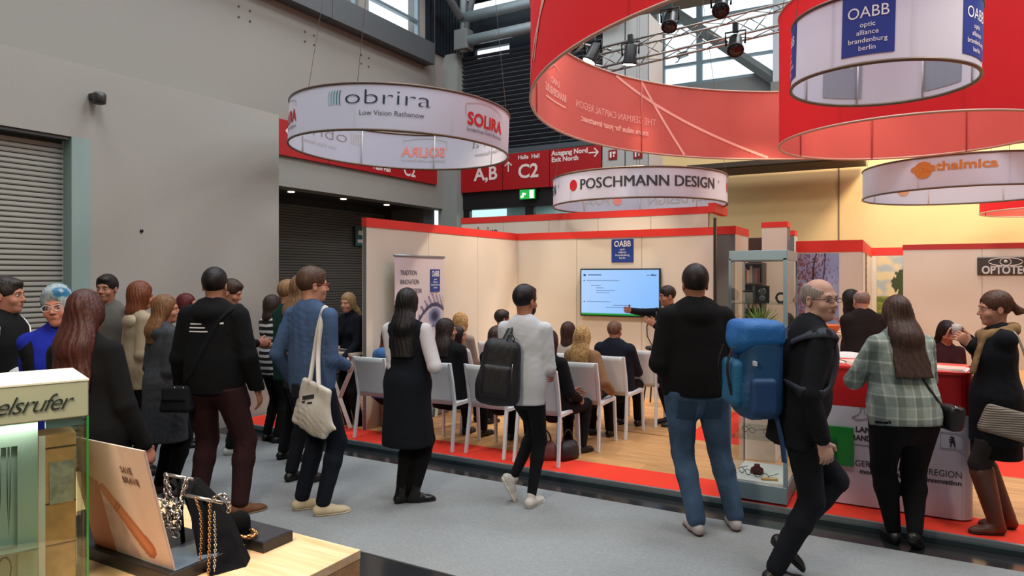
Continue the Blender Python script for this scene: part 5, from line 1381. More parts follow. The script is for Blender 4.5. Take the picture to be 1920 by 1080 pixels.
    g.cap(T_(0, 0, .04), T_(0, 0, .17), hw, wwa+t+.012*tp.get('loose', 1), rt, .68, k=.05)
    g.cap(T_(0, 0, .17), T_(0, .005, .33), wwa+t+.012*tp.get('loose', 1), wch+t+.006, rt, .66, k=.05)
    g.cap(T_(0, .0, .33), T_(0, -.012, .415), wch+t, wsh+t*.6, rt, .58, k=.05)
    g.cap(T_(0, -.012, .41), T_(0, -.015, .465), .10, .062, rt, .75, k=.05)
    if bl_: g.ell(T_(0, .05+bl_*.3, .10), (.13*wd, .10+bl_, .15), Rt, k=.06)
    if female: 
        for s in (-1, 1): g.ell(T_(s*.065, .075, .30), (.06, .055, .06), Rt, k=.04)
    sl = tp.get('sleeve', 1.0); sm = tp.get('sleeve_c'); ga = Sdf(wv*1.1, 1.6, 5) if sm else g
    sr2 = tp.get('sr', 1.0)
    for i in (0, 1):
        s_ = (-1, 1)[i]; we = el[i]+(wr_[i]-el[i])*min(1, .93*sl)
        if not tp.get('sleeveless_only'):
            ga.cap(SH[i], el[i], .047*sr2+t*.8, .038*sr2+t*.8, k=.025).cap(el[i], we, .038*sr2+t*.8, (.029+.008*(1-sl))*sr2+t*.7, k=.015)
        if sm: g.cap(SH[i]-rt*s_*.04, SH[i]-rt*s_*.004, .068, .060, k=.03)
    if tp.get('hood'):
        g.ell(T_(0, -.085, .475), (.105, .055, .075), Rt@rotm(0, .5), k=.03); g.cap(T_(-.075, -.02, .475), T_(-.04, .06, .435), .032, .02, k=.02).cap(T_(.075, -.02, .475), T_(.04, .06, .435), .032, .02, k=.02)
        g.cap(T_(-.06, -.045, .52), T_(.06, -.045, .52), .03, .03, k=.03)
    if tp.get('high'): g.cap(T_(0, -.012, .46), T_(0, -.015, .535), .072, .068, rt, .95, k=.02)
    bk_ = g.ops[:]
    if tp.get('kind') == 'coat' or hem > .25: g.cut(P-A_(0, 0, hem), A_(0, 0, -1)) if not seated else None
    else: g.cut(P-up*hem, -up)
    gv = tp.get('h', .0105)/fine
    if tp.get('rib'):
        rb_ = Sdf(); rb_.cap(T_(0, 0, .06), P-up*(hem+.06), hw+.006, hw*tp.get('flare', 1.0)+.004, rt, .70, k=.02); rb_.cut(P-up*(hem-.045), up).cut(P-up*(hem+.004), -up); sobj('hem_band', rb_, .010, tp['rib'], root, S)
    sobj(tp.get('name', 'jacket'), g, gv, tp['m'], root, S)
    if sm: sobj('sleeves', ga, gv, sm, root, S)
    out['g'] = g; out['ga'] = ga
    if tp.get('collar'):
        cl_ = Sdf(); n_ = 10
        for i in range(n_):
            a0, a1 = 2*PI*i/n_, 2*PI*(i+1)/n_; f0 = lambda a: T_(.064*math.sin(a), -.012-.066*math.cos(a), .497-.030*(1-math.cos(a))/2+.012)
            if abs(a0-PI) < .4 and abs(a1-PI) < .7: continue
            cl_.cap(f0(a0), f0(a1), .016, .016, up, .5, k=.01)
        sobj('collar', cl_, .006, tp['collar'], root, S)
    if tp.get('inner'):       # shirt front showing between open jacket edges
        iv = Sdf().cap(T_(0, .055+bl_*.5, .14), T_(0, .045, .40), .055, .035, rt, 1.0, k=.02); sobj('shirt_front', iv, .01, tp['inner'], root, S)
    # ---- lower garment
    bt = bottom or {}; bk = bt.get('kind', 'trousers'); tb2 = bt.get('t', .012); lg = Sdf(bt.get('wr', .005), bt.get('wf', 1.7), 9)
    lw = bt.get('w', 1.0)
    if not bt.get('none'):
        lg.cap(T_(0, 0, .07), P-A_(0, 0, .03), whi*.97, whi*1.0, rth, .70, k=.04)
        for i in (0, 1):
            th_ = .086*(.45+.55*wd)*lw; ka = .054*lw*(.7+.3*wd)
            ae = an[i]+nrm(kn[i]-an[i])*(.015 if bk == 'trousers' else 0)
            lg.cap(HJ[i]+A_(0, -.012, -.01), kn[i], th_+tb2, ka+tb2, k=.035)
            calf = kn[i]+(an[i]-kn[i])*.32-nrm(np.cross(np.cross(an[i]-kn[i], A_(0, 1, 0.001)), an[i]-kn[i]))*-.0
            lg.cap(kn[i], calf, ka+tb2, .052*lw*(.7+.3*wd)+tb2, k=.02).cap(calf, ae, .052*lw*(.7+.3*wd)+tb2, (.033 if bk != 'trousers' else .040*bt.get('ank', 1))*lw+tb2, k=.02)
            if bk == 'trousers': lg.cut(an[i]-nrm(kn[i]-an[i])*.03+A_(0, 0, 0), A_(0, 0, -1), .003) if abs(feet[0][3]-feet[1][3]) < .02 and not seated else None
            if not seated: lg.cut(T_(0, 0, -(min(hem, .3))+.035), up)
    if bt.get('pockets'):
        for s in (-1, 1):
            c_ = P+A_(s*.075*wd, 0, -.14); pr_ = dict(S=S, root=root)
            decal(pr_, lg, c_, (1, 0, s*.08), (0, 0, 1), .115, .125, bt['pockets'], 'back_pocket', A_(0, 1, 0), 5, 5, .004)
    sobj('trousers' if bk == 'trousers' else 'tights', lg, .0115/fine, bt['m'], root, S)
    # ---- shoes
    sh = shoes or {}
    for i in (0, 1):
        x, y, yaw, lift, pitch = feet[i]; ya, pi_ = math.radians(yaw), math.radians(pitch); f = A_(math.sin(ya), math.cos(ya), 0); z = A_(0, 0, 1); la = np.cross(f, z)
        f2 = f*math.cos(pi_)-z*math.sin(pi_); u2_ = z*math.cos(pi_)+f*math.sin(pi_); a = an[i]; fs = .92 if female else 1.0; up_ = sh.get('bulk', 1.0)
        def foot(gr):
            q = Sdf(); q.cap(a-f2*.032*fs-u2_*.045, a+f2*.05*fs-u2_*.05, (.038+gr)*up_, (.040+gr)*up_, la, 1.0, k=.02).cap(a+f2*.05*fs-u2_*.052, a+f2*.135*fs-u2_*.062, (.041+gr)*up_, (.036+gr)*up_, la, .8, k=.02).cap(a+f2*.12*fs-u2_*.062, a+f2*.168*fs-u2_*.068, (.034+gr)*up_, (.026+gr)*up_, la, .75, k=.02); return q
        q = foot(0); q.cap(a-u2_*.03, a+u2_*.01, .036, .036, k=.02)
        if sh.get('shaft'): q.cap(a, a+(kn[i]-a)*sh['shaft'], .052 if sh['shaft'] > .5 else .046, .078 if sh['shaft'] > .5 else .052, k=.02)
        if sh.get('tongue'): q.ell(a+f2*.05+u2_*.0, (.026, .035, .02), None, k=.02)
        q.cut(a-u2_*.072, -u2_); so_ = foot(.004); so_.cut(a-u2_*.088, -u2_).cut(a-u2_*.070, u2_)
        s_o = sobj('boot' if sh.get('shaft') else 'shoe', q, .0075, sh.get('m', M_black), root, S); sobj('sole', so_, .0065, sh.get('sole', M_black), s_o, S)
        if sh.get('sock') and not sh.get('shaft'): sobj('sock', Sdf().cap(a-u2_*.01, a+(kn[i]-a)*.20, .036, .04), .008, sh['sock'], root, S)
    # ---- spectacles
    if glasses:
        V, F = [], []; gr = glasses.get('r', .0022); rx, rz_ = .024, glasses.get('ry', .017)
        for s in (-1, 1):
            tube_geo([tuple(HM(s*.032+rx*math.cos(q*PI/8), .106-.25*abs(s*.032+rx*math.cos(q*PI/8))*abs(.6), .002+rz_*math.sin(q*PI/8))*S) for q in range(16)], gr*S, 5, V, F, close=True)
            tube_geo([tuple(HM(s*.056, .097, .008)*S), tuple(HM(s*.078, .080, .008)*S), tuple(HM(s*.083, -.005, .010)*S), tuple(HM(s*.080, -.03, -.006)*S)], gr*S, 5, V, F)
        tube_geo([tuple(HM(-.009, .104, .006)*S), tuple(HM(0, .107, .009)*S), tuple(HM(.009, .104, .006)*S)], gr*S, 5, V, F)
        link('spectacles', mesh_from(V, F, True), mat(glasses.get('c', '#1e1a1a'), .6), root)
    out.update(T=T_, P=P, HM=HM, SH=SH, el=el, wr=wr_, kn=kn, an=an, fw=fw, rt=rt, up=up, NB=NB, HJ=HJ, lg=lg, Rt=Rt)
    return out
def strap(p, sd, ctrl, w_, th, m, name, parent, toward=None, off=.004, n=14):
    """flat band through control points, laid on the garment surface; ctrl in body coordinates"""
    S = p['S']; C = [A_(*c) for c in ctrl]; pts = []
    for i in range(len(C)-1):
        p0, p1, p2, p3 = C[max(i-1, 0)], C[i], C[i+1], C[min(i+2, len(C)-1)]
        for k in range(n//(len(C)-1)+2):
            t = k/(n//(len(C)-1)+2); pts.append(.5*((2*p1)+(-p0+p2)*t+(2*p0-5*p1+4*p2-p3)*t*t+(-p0+3*p1-3*p2+p3)*t**3))
    pts.append(C[-1]); q = []; cen = p['T'](0, 0, .28)
    for x in pts:
        if sd is not None:
            ax = p['up']; r_ = x-cen; r_ = r_-ax*(r_@ax)*.85; d = nrm(r_); far = x+d*.10
            y = sd.march(far, -d, off); q.append(y if np.linalg.norm(y-x) < .13 else x)
        else: q.append(x)
    q = np.array(q); V, F = [], []
    for i, x in enumerate(q):
        d = nrm(q[min(i+1, len(q)-1)]-q[max(i-1, 0)]); n_ = x-cen; n_ = nrm(n_-d*(n_@d)); s = np.cross(d, n_)
        for a, b in ((-1, -1), (1, -1), (1, 1), (-1, 1)): V.append(tuple((x+s*w_/2*a+n_*th/2*b)*S))
    for i in range(len(q)-1):
        for j in range(4): F.append((4*i+j, 4*i+(j+1)%4, 4*i+4+(j+1)%4, 4*i+4+j))
    F += [(3, 2, 1, 0), tuple(4*(len(q)-1)+j for j in range(4))]
    return link(name, mesh_from(V, F, True), m, parent)
def decal(p, sd, c, r, u, w_, h_, m, name, d, nx=6, ny=2, off=.003):
    """thin print laid on cloth: rays along d"""
    V, F = [], []
    for j in range(ny+1):
        for i in range(nx+1):
            q = A_(*c)+A_(*r)*w_*(i/nx-.5)+A_(*u)*h_*(j/ny-.5)-nrm(d)*.15; V.append(tuple(sd.march(q, d, off)*p['S']))
    for j in range(ny):
        for i in range(nx): a = j*(nx+1)+i; F.append((a, a+1, a+nx+2, a+nx+1))
    return link(name, mesh_from(V, F, True), m, p['root'])
def gear(p, name, label, cat):
    """something worn or carried: stands apart from the person, same frame"""
    r = p['root']; t = thing(name, label, cat, tuple(r.location), r.rotation_euler.z); return t
# ---------------------------------------------------------------- the crowd
C_blk = cloth('#090a0c'); C_dk = cloth('#0e0f12'); C_navy = cloth('#0f141f'); JB = cloth('#14171d')
sneak = dict(m=mat('#c9c6bd', .6), sole=mat('#e4e1d8', .6)); blks = dict(m=mat('#0e0e10', .4), sole=mat('#0b0b0b', .6))
CR = ((-.10, 0, -6, 0, 0), (.10, 0, 6, 0, 0))
FOLD = ((.06, .20, 1.17), (-.06, .22, 1.15)); HOLD = ((-.05, .26, 1.08), (.06, .26, 1.10)); FR = ((-.10, .20, 1.02), (.10, .20, 1.02))
# 1 varsity jacket man, left edge
p = person('dark haired man at the far left edge in a black jacket with white sleeves', 10, 4.6, 1.752, 78, skin='#b67d66', wd=1.12, belly=.03, head=(3, 0, 0), eyes=True,
    hair=dict(c='#2a221e', vol=1.1), top=dict(m=C_blk, sleeve_c=cloth('#c7cbd0'), collar=cloth('#b6bdd4'), name='jacket', t=.02, hem=.12), bottom=dict(m=C_dk), shoes=blks, hands=HOLD)
for k in range(4): 
    q = p['g'].march(p['T'](.05, .4, .36-.11*k), A_(0, -1, 0), .003)*p['S']; lathe('button', [(.009, 0), (.009, .005), (.004, .007)], M_silver, p['root'], 8).matrix_local = Matrix.Translation(q) @ Matrix.Rotation(-PI/2, 4, 'X')
strap(p, p['g'], [p['T'](-.08, -.02, .50), p['T'](-.06, .07, .44), p['T'](-.015, .12, .38)], .012, .004, M_white, 'collar_stripe', p['root'])
# 2 blue hair
p = person('woman with short teal and white hair and glasses in a bright blue sweater, facing us', 109, 4.15, 1.685, 160, skin='#bd7c66', female=True, wd=1.2, head=(4, -3, 6), eyes=True, brow='#5a4a44',
    hair=dict(c='#93a3a6', c2='#1c6488', kind='short', vol=2.8), glasses=dict(c='#c9bcc0', r=.0024, ry=.019), top=dict(m=cloth('#1a2aa0'), high=True, name='sweater', t=.02), bottom=dict(m=C_dk), shoes=blks, hands=FOLD)
strap(p, p['g'], [p['T'](.12, .05, .42), p['T'](.14, .11, .36), p['T'](.13, .13, .26)], .10, .012, C_blk, 'vest_panel', p['root'])
# 3 auburn
p = person('woman with long auburn hair in a black coat, back turned, nearest on the left', 170, 3.62, 1.684, 12, female=True, wd=1.16, side=-3, head=(-14, 0, -3),
    hair=dict(c='#43201a', kind='long', z=.26, w=.125, vol=1.12, x=.0, back=.015), top=dict(m=C_blk, kind='coat', hem=.52, flare=1.1, t=.024, wr=.006, name='coat'), bottom=dict(kind='tights', m=C_dk), shoes=blks,
    hands=((-.12, .24, 1.05), (.27, .12, .80)), skin='#a86f5a')
# 4 man behind
person('man with dark hair and glasses in a grey jacket behind the auburn haired woman', 201, 6.2, 1.765, 172, skin='#a9745c', head=(5, 0, 0), eyes=True, glasses=dict(), hair=dict(c='#1c1614', vol=1.2),
    top=dict(m=cloth('#5c5a56'), name='jacket', collar=C_dk), bottom=dict(m=C_dk), shoes=blks, hands=FR)
# 5 short reddish hair, cream hood
p = person('woman with short reddish brown hair and a cream hood, seen from behind', 262, 6.0, 1.705, 42, female=True, wd=1.05, head=(6, 6, 0), skin='#b47a60',
    hair=dict(c='#6e3a20', kind='bob', vol=1.12), top=dict(m=cloth('#a5957c'), t=.025, name='jacket', hem=.16), bottom=dict(m=C_dk), shoes=blks, hands=FR)
sobj('hood', Sdf(.005).ell(p['T'](0, -.075, .43), (.13, .055, .075), p['Rt']).cap(p['T'](-.10, -.02, .45), p['T'](.10, -.02, .45), .045, .045), .009, cloth('#b9aa90'), p['root'], p['S'])
# 6 grey coat woman
p = person('woman in a knee length grey hooded coat and black tights looking right', 309, 5.45, 1.605, 38, female=True, wd=1.12, head=(32, 0, 0), skin='#b98068',
    hair=dict(c='#76502f', kind='long', z=.37, w=.075, x=-.03), top=dict(m=cloth('#3f4348', var=.2, vscale=40), kind='coat', hood=True, hem=.46, flare=1.15, t=.026, name='coat'),
    bottom=dict(kind='tights', m=C_blk), shoes=dict(m=mat('#5a4a48', .6), sole=M_black), hands=FR)
# 7 dark red hair
person('woman with dark red hair half hidden behind the man in the black hoodie', 349, 7.0, 1.572, 70, female=True, skin='#b47a64', head=(12, 0, 0), hair=dict(c='#551318', kind='bob', vol=1.0),
    top=dict(m=cloth('#9aa0b4'), name='jacket'), bottom=dict(m=C_dk), shoes=blks, hands=FR)
# 8 black hoodie, brown trousers
p = person('tall man in a black hoodie and dark brown trousers with his back to us', 402, 5.05, 1.817, 2, skin='#a9765e', head=(-8, 0, 0), glasses=dict(), wd=1.04,
    hair=dict(c='#15110f', vol=1.1), top=dict(m=C_blk, hood=True, t=.030, wr=.007, hem=.09, loose=1.6, sr=1.15, rib=cloth('#0c0d10'), name='hoodie'), bottom=dict(m=cloth('#30191a', var=.12), w=1.12, t=.014, wr=.008, pockets=cloth('#2a1516')),
    shoes=dict(m=mat('#6b4024', .7), sole=mat('#8a7a68', .6)), feet=((-.11, -.02, 0, 0, 0), (.20, -.04, 48, 0, 0)), hands=((-.27, .08, .84), (.28, .08, .84)))
for k, w_ in enumerate((.09, .12, .14)): decal(p, p['g'], p['T'](-.075+.01*k, 0, .395-.026*k), (1, 0, 0), (0, 0, 1), w_, .008, M_white, 'chest_print', A_(0, 1, 0))
decal(p, p['g'], p['T'](.09, 0, .40), (1, 0, 0), (0, 0, 1), .06, .012, M_white, 'chest_print', A_(0, 1, 0))
bg = gear(p, 'shoulder_bag', 'black cross body bag on the left hip of the man in the hoodie', 'bag'); S = p['S']
strap(p, p['g'], [p['T'](.10, .02, .50), p['T'](.09, -.10, .44), p['T'](.0, -.16, .25), p['T'](-.12, -.16, .05), p['T'](-.19, -.10, -.04)], .032, .006, C_dk, 'strap', bg)
sobj('pouch', Sdf(.003, 2).box(p['P']+A_(-.20, -.13, -.12), (.10, .045, .09), .03, taper=-.15), .009, cloth('#14151a'), bg, S); sobj('flap', Sdf().box(p['P']+A_(-.20, -.178, -.08), (.085, .008, .05), .008), .008, cloth('#1c1d22'), bg, S)
for dx in (-.03, .03): tube('buckle', [tuple((p['P']+A_(-.16+dx, -.18, -.03))*S), tuple((p['P']+A_(-.16+dx, -.18, -.06))*S)], .005, M_silver, bg, 6)
# 9 behind
person('young man with short brown hair looking down behind the hoodie man', 432, 6.75, 1.712, 68, skin='#b88068', head=(22, 18, 0), hair=dict(c='#3d2a20', vol=1.6), top=dict(m=C_dk, name='jacket'), bottom=dict(m=C_blk), shoes=sneak, hands=HOLD)
# 10 striped top
sm_ = mat('#15161a', .9, key='stripes'); N, L, b = nodes(sm_); tc = N.new('ShaderNodeTexCoord'); wv = N.new('ShaderNodeTexWave'); wv.bands_direction = 'Z'; wv.inputs['Scale'].default_value = 5.0; wv.inputs['Distortion'].default_value = 2
L.new(tc.outputs['Object'], wv.inputs[0]); r = ramp(N, [(.55, '#101216'), (.62, '#c9c6c6')]); L.new(wv.outputs['Fac'], r.inputs[0]); L.new(r.outputs[0], b.inputs['Base Color'])
person('woman in a black and white striped top standing by the stand edge', 510, 7.2, 1.55, 35, female=True, skin='#b47c66', head=(10, 8, 0), hair=dict(c='#2f211c', kind='bob'), top=dict(m=sm_, name='sweater', hem=.14), bottom=dict(m=C_blk, w=.92), shoes=blks, hands=HOLD)
# 11 green sweater
person('man with fair short hair in a dark green sweater behind the long haired woman', 541, 6.45, 1.716, 42, skin='#c08a72', head=(8, 0, 0), hair=dict(c='#8b6a48', vol=1.2), top=dict(m=cloth('#0d3a2e'), name='sweater', t=.018, hem=.16), bottom=dict(m=C_dk), shoes=blks, hands=HOLD)
# 12 long hair dark top
person('person with very long light brown hair in a dark top beside the man in denim', 567, 5.8, 1.765, 30, female=True, skin='#b8826c', head=(14, 0, 0), hair=dict(c='#7a5a3e', kind='long', z=.12, w=.075, x=-.05, vol=.95), top=dict(m=cloth('#22201f'), name='sweater', hem=.16, t=.018),
    bottom=dict(m=cloth('#0b0f16')), shoes=blks, hands=HOLD, feet=((-.10, -.03, -4, 0, 0), (.08, .02, 10, 0, 0)))
# 13 denim man
dn_ = cloth('#445a7c', var=.20, vscale=7)
p = person('tall man in a blue denim shirt and dark jeans with pale shoes', 585, 5.07, 1.818, 28, skin='#c08a70', head=(30, 0, 0), glasses=dict(c='#7a3026', r=.003), wd=1.0, hair=dict(c='#4c3525', vol=1.6),
    top=dict(m=dn_, t=.016, wr=.010, hem=.10, loose=1.3, collar=dn_, name='shirt', sr=1.05), bottom=dict(m=cloth('#0e1420', var=.2, vscale=10), w=.98, wr=.008, pockets=cloth('#121826')), shoes=dict(m=mat('#c4b597', .7), sole=mat('#cfc4aa', .6)),
    feet=((-.10, 0, 30, 0, 0), (.12, -.02, 38, 0, 0)), hands=((-.24, .06, .90), (.10, .24, 1.02)))
bg = gear(p, 'tote_bag', 'cream cotton tote bag hanging from the shoulder of the man in denim', 'bag'); S = p['S']
ct_ = cloth('#c9c4ba', var=.05); Bc = p['T'](.175, -.17, -.16); Rb = rotm(.1, 0, .25)
tb = Sdf(.008, 1.1, 2); tb.box(Bc, (.155, .022, .17), .02, Rb, k=.02, taper=-.10).ell(Bc+A_(.02, 0, -.06), (.14, .045, .12), Rb, k=.04).cap(Bc+A_(.06, 0, -.10), Bc+A_(.21, .0, -.13), .05, .008, A_(0, 0, 1), .4, k=.05); sobj('bag_body', tb, .009, ct_, bg, S)
for dx in (-.05, .045): strap(p, None, [tuple(Bc+Rb@A_(dx, -.02, .15)), tuple(p['T'](.15+dx*.4, -.115, .18)), tuple(p['T'](.155+dx*.2, -.085, .38)), tuple(p['T'](.150, -.02, .515)), tuple(p['T'](.155, .07, .40))], .030, .004, ct_, 'handle', bg)
q_ = dict(p); 
for k, (w_, h_, z_) in enumerate(((.12, .026, .07), (.035, .012, .035), (.05, .012, .035))):
    decal(p, tb, Bc+A_((-.02, -.06, .005)[k], 0, z_), (.98, 0, .2), (-.2, 0, .98), w_, h_, mat('#25242a', .7), 'printed_word', A_(0, 1, 0), 5, 1)
for o in [o for o in p['root'].children if o.name.startswith('printed_word')]: o.parent = bg
sobj('fold_label', Sdf().box(Bc+A_(-.15, -.012, .10), (.03, .012, .05), .006), .006, cloth('#15161c'), bg, S)
# 14 blond woman behind table
person('blond woman in a dark jacket behind the trestle table', 664, 7.75, 1.572, 215, female=True, base=0.0, skin='#c08a74', head=(-12, 6, 0), hair=dict(c='#9c8058', kind='long', z=.36, w=.09, vol=1.0), top=dict(m=cloth('#0d121c'), name='jacket', high=True, hem=.12), bottom=dict(m=C_dk), shoes=blks,
    hands=((-.12, .30, .92), (.16, .30, .90)), lean=8)
# 16 woman navy coat
bo = dict(m=mat('#0c0c0e', .3), sole=M_black, shaft=.32)
p = person('woman with long black hair in a long navy sleeveless coat and black boots', 764, 5.25, 1.662, 14, female=True, wd=1.02, skin='#c08c74', head=(4, 0, 0), hair=dict(c='#0f0c0e', kind='long', z=.24, w=.095, vol=.95),
    top=dict(m=cloth('#0b1018'), kind='coat', hem=.47, flare=1.14, t=.022, q=.85, name='coat', sleeve_c=cloth('#c7c3c6')), bottom=dict(kind='tights', m=C_blk), shoes=bo,
    feet=((-.055, 0, 38, 0, 0), (.04, .04, 60, 0, 0)), hands=((.02, .20, 1.12), (.12, .16, 1.16)), elbow=((-.02, -.5, -1), (.5, -.7, -.4)))
# 22 white sweater man with backpack
wh_ = cloth('#c6c9ce', var=.04)
p = person('man in a white long sleeved top and black trousers standing with crossed legs', 985, 5.19, 1.692, 22, skin='#a8725a', head=(22, 0, 0), wd=.95, glasses=dict(), beard='#1a1412', hair=dict(c='#120e0d', vol=1.3),
    top=dict(m=wh_, t=.012, wr=.006, hem=.14, flare=.95, loose=.7, sleeve=.62, name='sweater'), bottom=dict(m=cloth('#0b0d12'), w=.86, t=.008, wr=.004, ank=.85), shoes=sneak,
    pelvis=(0, 0, .945), feet=((-.13, .07, 50, .10, 62), (.05, .0, 8, 0, 0)), hands=((-.10, .24, 1.0), (.13, .26, 1.0)), twist=-4)
bg = gear(p, 'backpack', 'black backpack hanging from the left shoulder of the man in white', 'backpack'); S = p['S']
Bc = p['T'](-.14, -.20, .13); Rb = rotm(-.25, 0, .10)
b_ = Sdf(.007, 1.4, 4); b_.box(Bc, (.155, .075, .25), .07, Rb, taper=-.12).ell(Bc+A_(-.02, -.03, -.10), (.15, .08, .14), Rb, k=.05); sobj('bag_body', b_, .011, mat('#0d0e13', .6, bump=.3, bscale=150), bg, S)
sobj('front_pocket', Sdf(.004, 2).box(Bc+Rb@A_(-.01, -.085, -.06), (.11, .03, .12), .03, Rb), .01, mat('#101116', .55), bg, S)
strap(p, None, [tuple(Bc+Rb@A_(.08, .03, -.2)), tuple(p['T'](-.19, -.03, .22)), tuple(p['T'](-.17, .10, .36)), tuple(p['T'](-.11, .03, .50)), tuple(p['T'](-.10, -.12, .42)), tuple(Bc+Rb@A_(0, -.02, .22))], .06, .012, M_black, 'strap', bg)
tube('zip', [tuple((Bc+Rb@A_(.10, -.085, z))*S) for z in (.08, -.02, -.12)], .003, mat('#8a8a8a', .3, .8), bg, 5); tube('loop', [tuple((Bc+Rb@A_(.06+.03*math.cos(a), -.03, .26+.035*math.sin(a)))*S) for a in (0, 1.2, 2.4, 3.4, 4.6, 5.6)], .005, M_black, bg, 6, close=True)
# 27 jeans man
jn = cloth('#3d5570', var=.30, vscale=8)
p = person('broad man in a black hooded sweatshirt and blue jeans standing with feet apart', 1312, 4.70, 1.842, -4, skin='#9c6a54', wd=1.14, head=(3, 2, 0), hair=dict(c='#1c1512', vol=1.4),
    top=dict(m=cloth('#070709'), hood=True, t=.026, wr=.007, hem=.05, loose=1.6, sr=1.15, rib=cloth('#101115'), name='hoodie'), bottom=dict(m=jn, w=1.06, wr=.009, ank=1.1, pockets=cloth('#2f445c')), shoes=dict(m=mat('#a39d9c', .6), sole=mat('#4a1f22', .6)),
    pelvis=(-.03, 0, .94), feet=((-.04, -.06, -2, 0, 0), (.235, .0, 10, 0, 0)), hands=((-.13, .17, .98), (.13, .17, .98)), elbow=((-.75, -.9, 0), (.75, -.9, 0)), hid_hands=True)
# 28 bald man walking with blue rucksack
p = person('bald man with glasses in a dark jacket walking to the right with a blue rucksack', 1492, 3.94, 1.787, 90, skin='#bd9482', head=(66, 0, 0), glasses=dict(c='#4a3a36', r=.0018, ry=.013), eyes=True, brow='#8a7566', fine=1.15,
    hair=dict(c='#8d8078', kind='balding', vol=.2), top=dict(m=cloth('#0a0d13'), t=.020, wr=.007, hem=.17, loose=1.4, sr=1.0, collar=cloth('#1d3346'), inner=cloth('#23272e'), name='jacket'), bottom=dict(m=cloth('#0b0f17'), w=1.0, wr=.006), shoes=blks,
    pelvis=(0, 0, .93), feet=((-.04, -.03, 0, .13, 42), (.06, -.14, 4, 0, 0)), knees=((0, 1, .1), (.02, 1, .0)), hands=((-.20, .10, .86), (.20, .06, .83)), belly=.015, lean=11)
bg = gear(p, 'rucksack', 'bright blue hiking rucksack on the back of the bald man', 'backpack'); S = p['S']
Bc = p['T'](0, -.27, .24); bl1 = mat('#0f5c9e', .6, bump=.3, bscale=150, var=.1, vscale=9); bl2 = mat('#0b3f66', .6, bump=.3, bscale=150, var=.1); bl3 = mat('#0f3560', .6)
sobj('bag_body', Sdf(.007, 1.4, 6).box(Bc+A_(0, 0, -.06), (.15, .11, .235), .07).ell(Bc+A_(0, -.05, -.16), (.14, .10, .13), k=.05), .010, bl2, bg, S)
sobj('top_lid', Sdf(.006, 1.5, 7).box(Bc+A_(0, -.01, .17), (.155, .125, .075), .05).ell(Bc+A_(0, -.10, .12), (.13, .05, .07), k=.04), .010, bl1, bg, S)
sobj('front_pocket', Sdf(.005, 2).box(Bc+A_(0, -.13, -.10), (.11, .04, .13), .035), .010, mat('#0e5a80', .6, bump=.3, bscale=150), bg, S)
sobj('side_pocket', Sdf(.004, 2).box(Bc+A_(.16, -.02, -.16), (.03, .07, .10), .025), .010, bl3, bg, S); sobj('side_pocket', Sdf(.004, 2).box(Bc+A_(-.16, -.02, -.16), (.03, .07, .10), .025), .010, bl3, bg, S)
for s in (-1, 1):
    strap(p, p['g'], [tuple(Bc+A_(s*.10, .10, -.10)), tuple(p['T'](s*.15, .05, .18)), tuple(p['T'](s*.125, .11, .32)), tuple(p['T'](s*.105, .05, .45)), tuple(p['T'](s*.10, -.09, .43)), tuple(Bc+A_(s*.08, .09, .14))], .06, .014, mat('#101a28', .7), 'strap', bg)
    strap(p, None, [tuple(Bc+A_(s*.08, -.16, .10)), tuple(Bc+A_(s*.08, -.19, -.02)), tuple(Bc+A_(s*.08, -.16, -.20))], .022, .005, M_black, 'compression_strap', bg)
strap(p, None, [tuple(Bc+A_(.12, .06, -.26)), tuple(Bc+A_(.13, .09, -.40)), tuple(Bc+A_(.14, .10, -.52))], .03, .006, bl3, 'loose_strap', bg)
box('buckle', -.02*S, .02*S, -.006, .006, -.012, .012, mat('#b9bcc0', .4), bg).location = Vector((Bc+A_(.17, -.07, .02))*S)
# 31 plaid woman
pl_ = mat('#a9b3a8', .85, key='plaid'); N, L, b = nodes(pl_); tc = N.new('ShaderNodeTexCoord'); mp = N.new('ShaderNodeMapping'); L.new(tc.outputs['Object'], mp.inputs[0])
acc = None
for ax_, sc2, st in (('X', 6.2, .42), ('Z', 4.6, .42), ('X', 12.5, .8), ('Z', 9.2, .8)):
    wv = N.new('ShaderNodeTexWave'); wv.bands_direction = ax_; wv.inputs['Scale'].default_value = sc2/2; wv.inputs['Distortion'].default_value = .6; wv.inputs['Detail'].default_value = 0; L.new(mp.outputs[0], wv.inputs[0])
    rr = ramp(N, [(st+.08, '#000000'), (st+.13, '#ffffff')]); L.new(wv.outputs['Fac'], rr.inputs[0])
    if acc is None: acc = rr.outputs[0]
    else: ad = N.new('ShaderNodeMath'); ad.operation = 'ADD'; L.new(acc, ad.inputs[0]); L.new(rr.outputs[0], ad.inputs[1]); acc = ad.outputs[0]
dv = N.new('ShaderNodeMath'); dv.operation = 'MULTIPLY'; dv.inputs[1].default_value = .27; L.new(acc, dv.inputs[0]); r = ramp(N, [(0, '#6f7a72'), (.45, '#93a096'), (.7, '#aeb9ae'), (1, '#cdd3c6')]); L.new(dv.outputs[0], r.inputs[0]); L.new(r.outputs[0], b.inputs['Base Color'])
p = person('woman with long brown hair in a pale green plaid blouse at the counter', 1692, 4.43, 1.637, -3, female=True, wd=1.32, belly=.03, skin='#b98068', head=(6, 4, 0), lean=7, hair=dict(c='#3f2a22', kind='long', z=.22, w=.13, vol=1.1, x=.0, back=.03),
    top=dict(m=pl_, t=.020, wr=.009, hem=.10, loose=1.6, flare=1.02, sr=1.15, name='blouse'), bottom=dict(m=C_blk, w=1.16, wr=.005, ank=.8), shoes=blks, hands=((-.14, .36, 1.12), (.14, .36, 1.12)), pelvis=(0, -.02, .945),
    feet=((-.02, .07, 10, 0, 0), (.05, -.06, 50, .03, 30)), elbow=((-.6, -.5, -.5), (.6, -.5, -.5)))
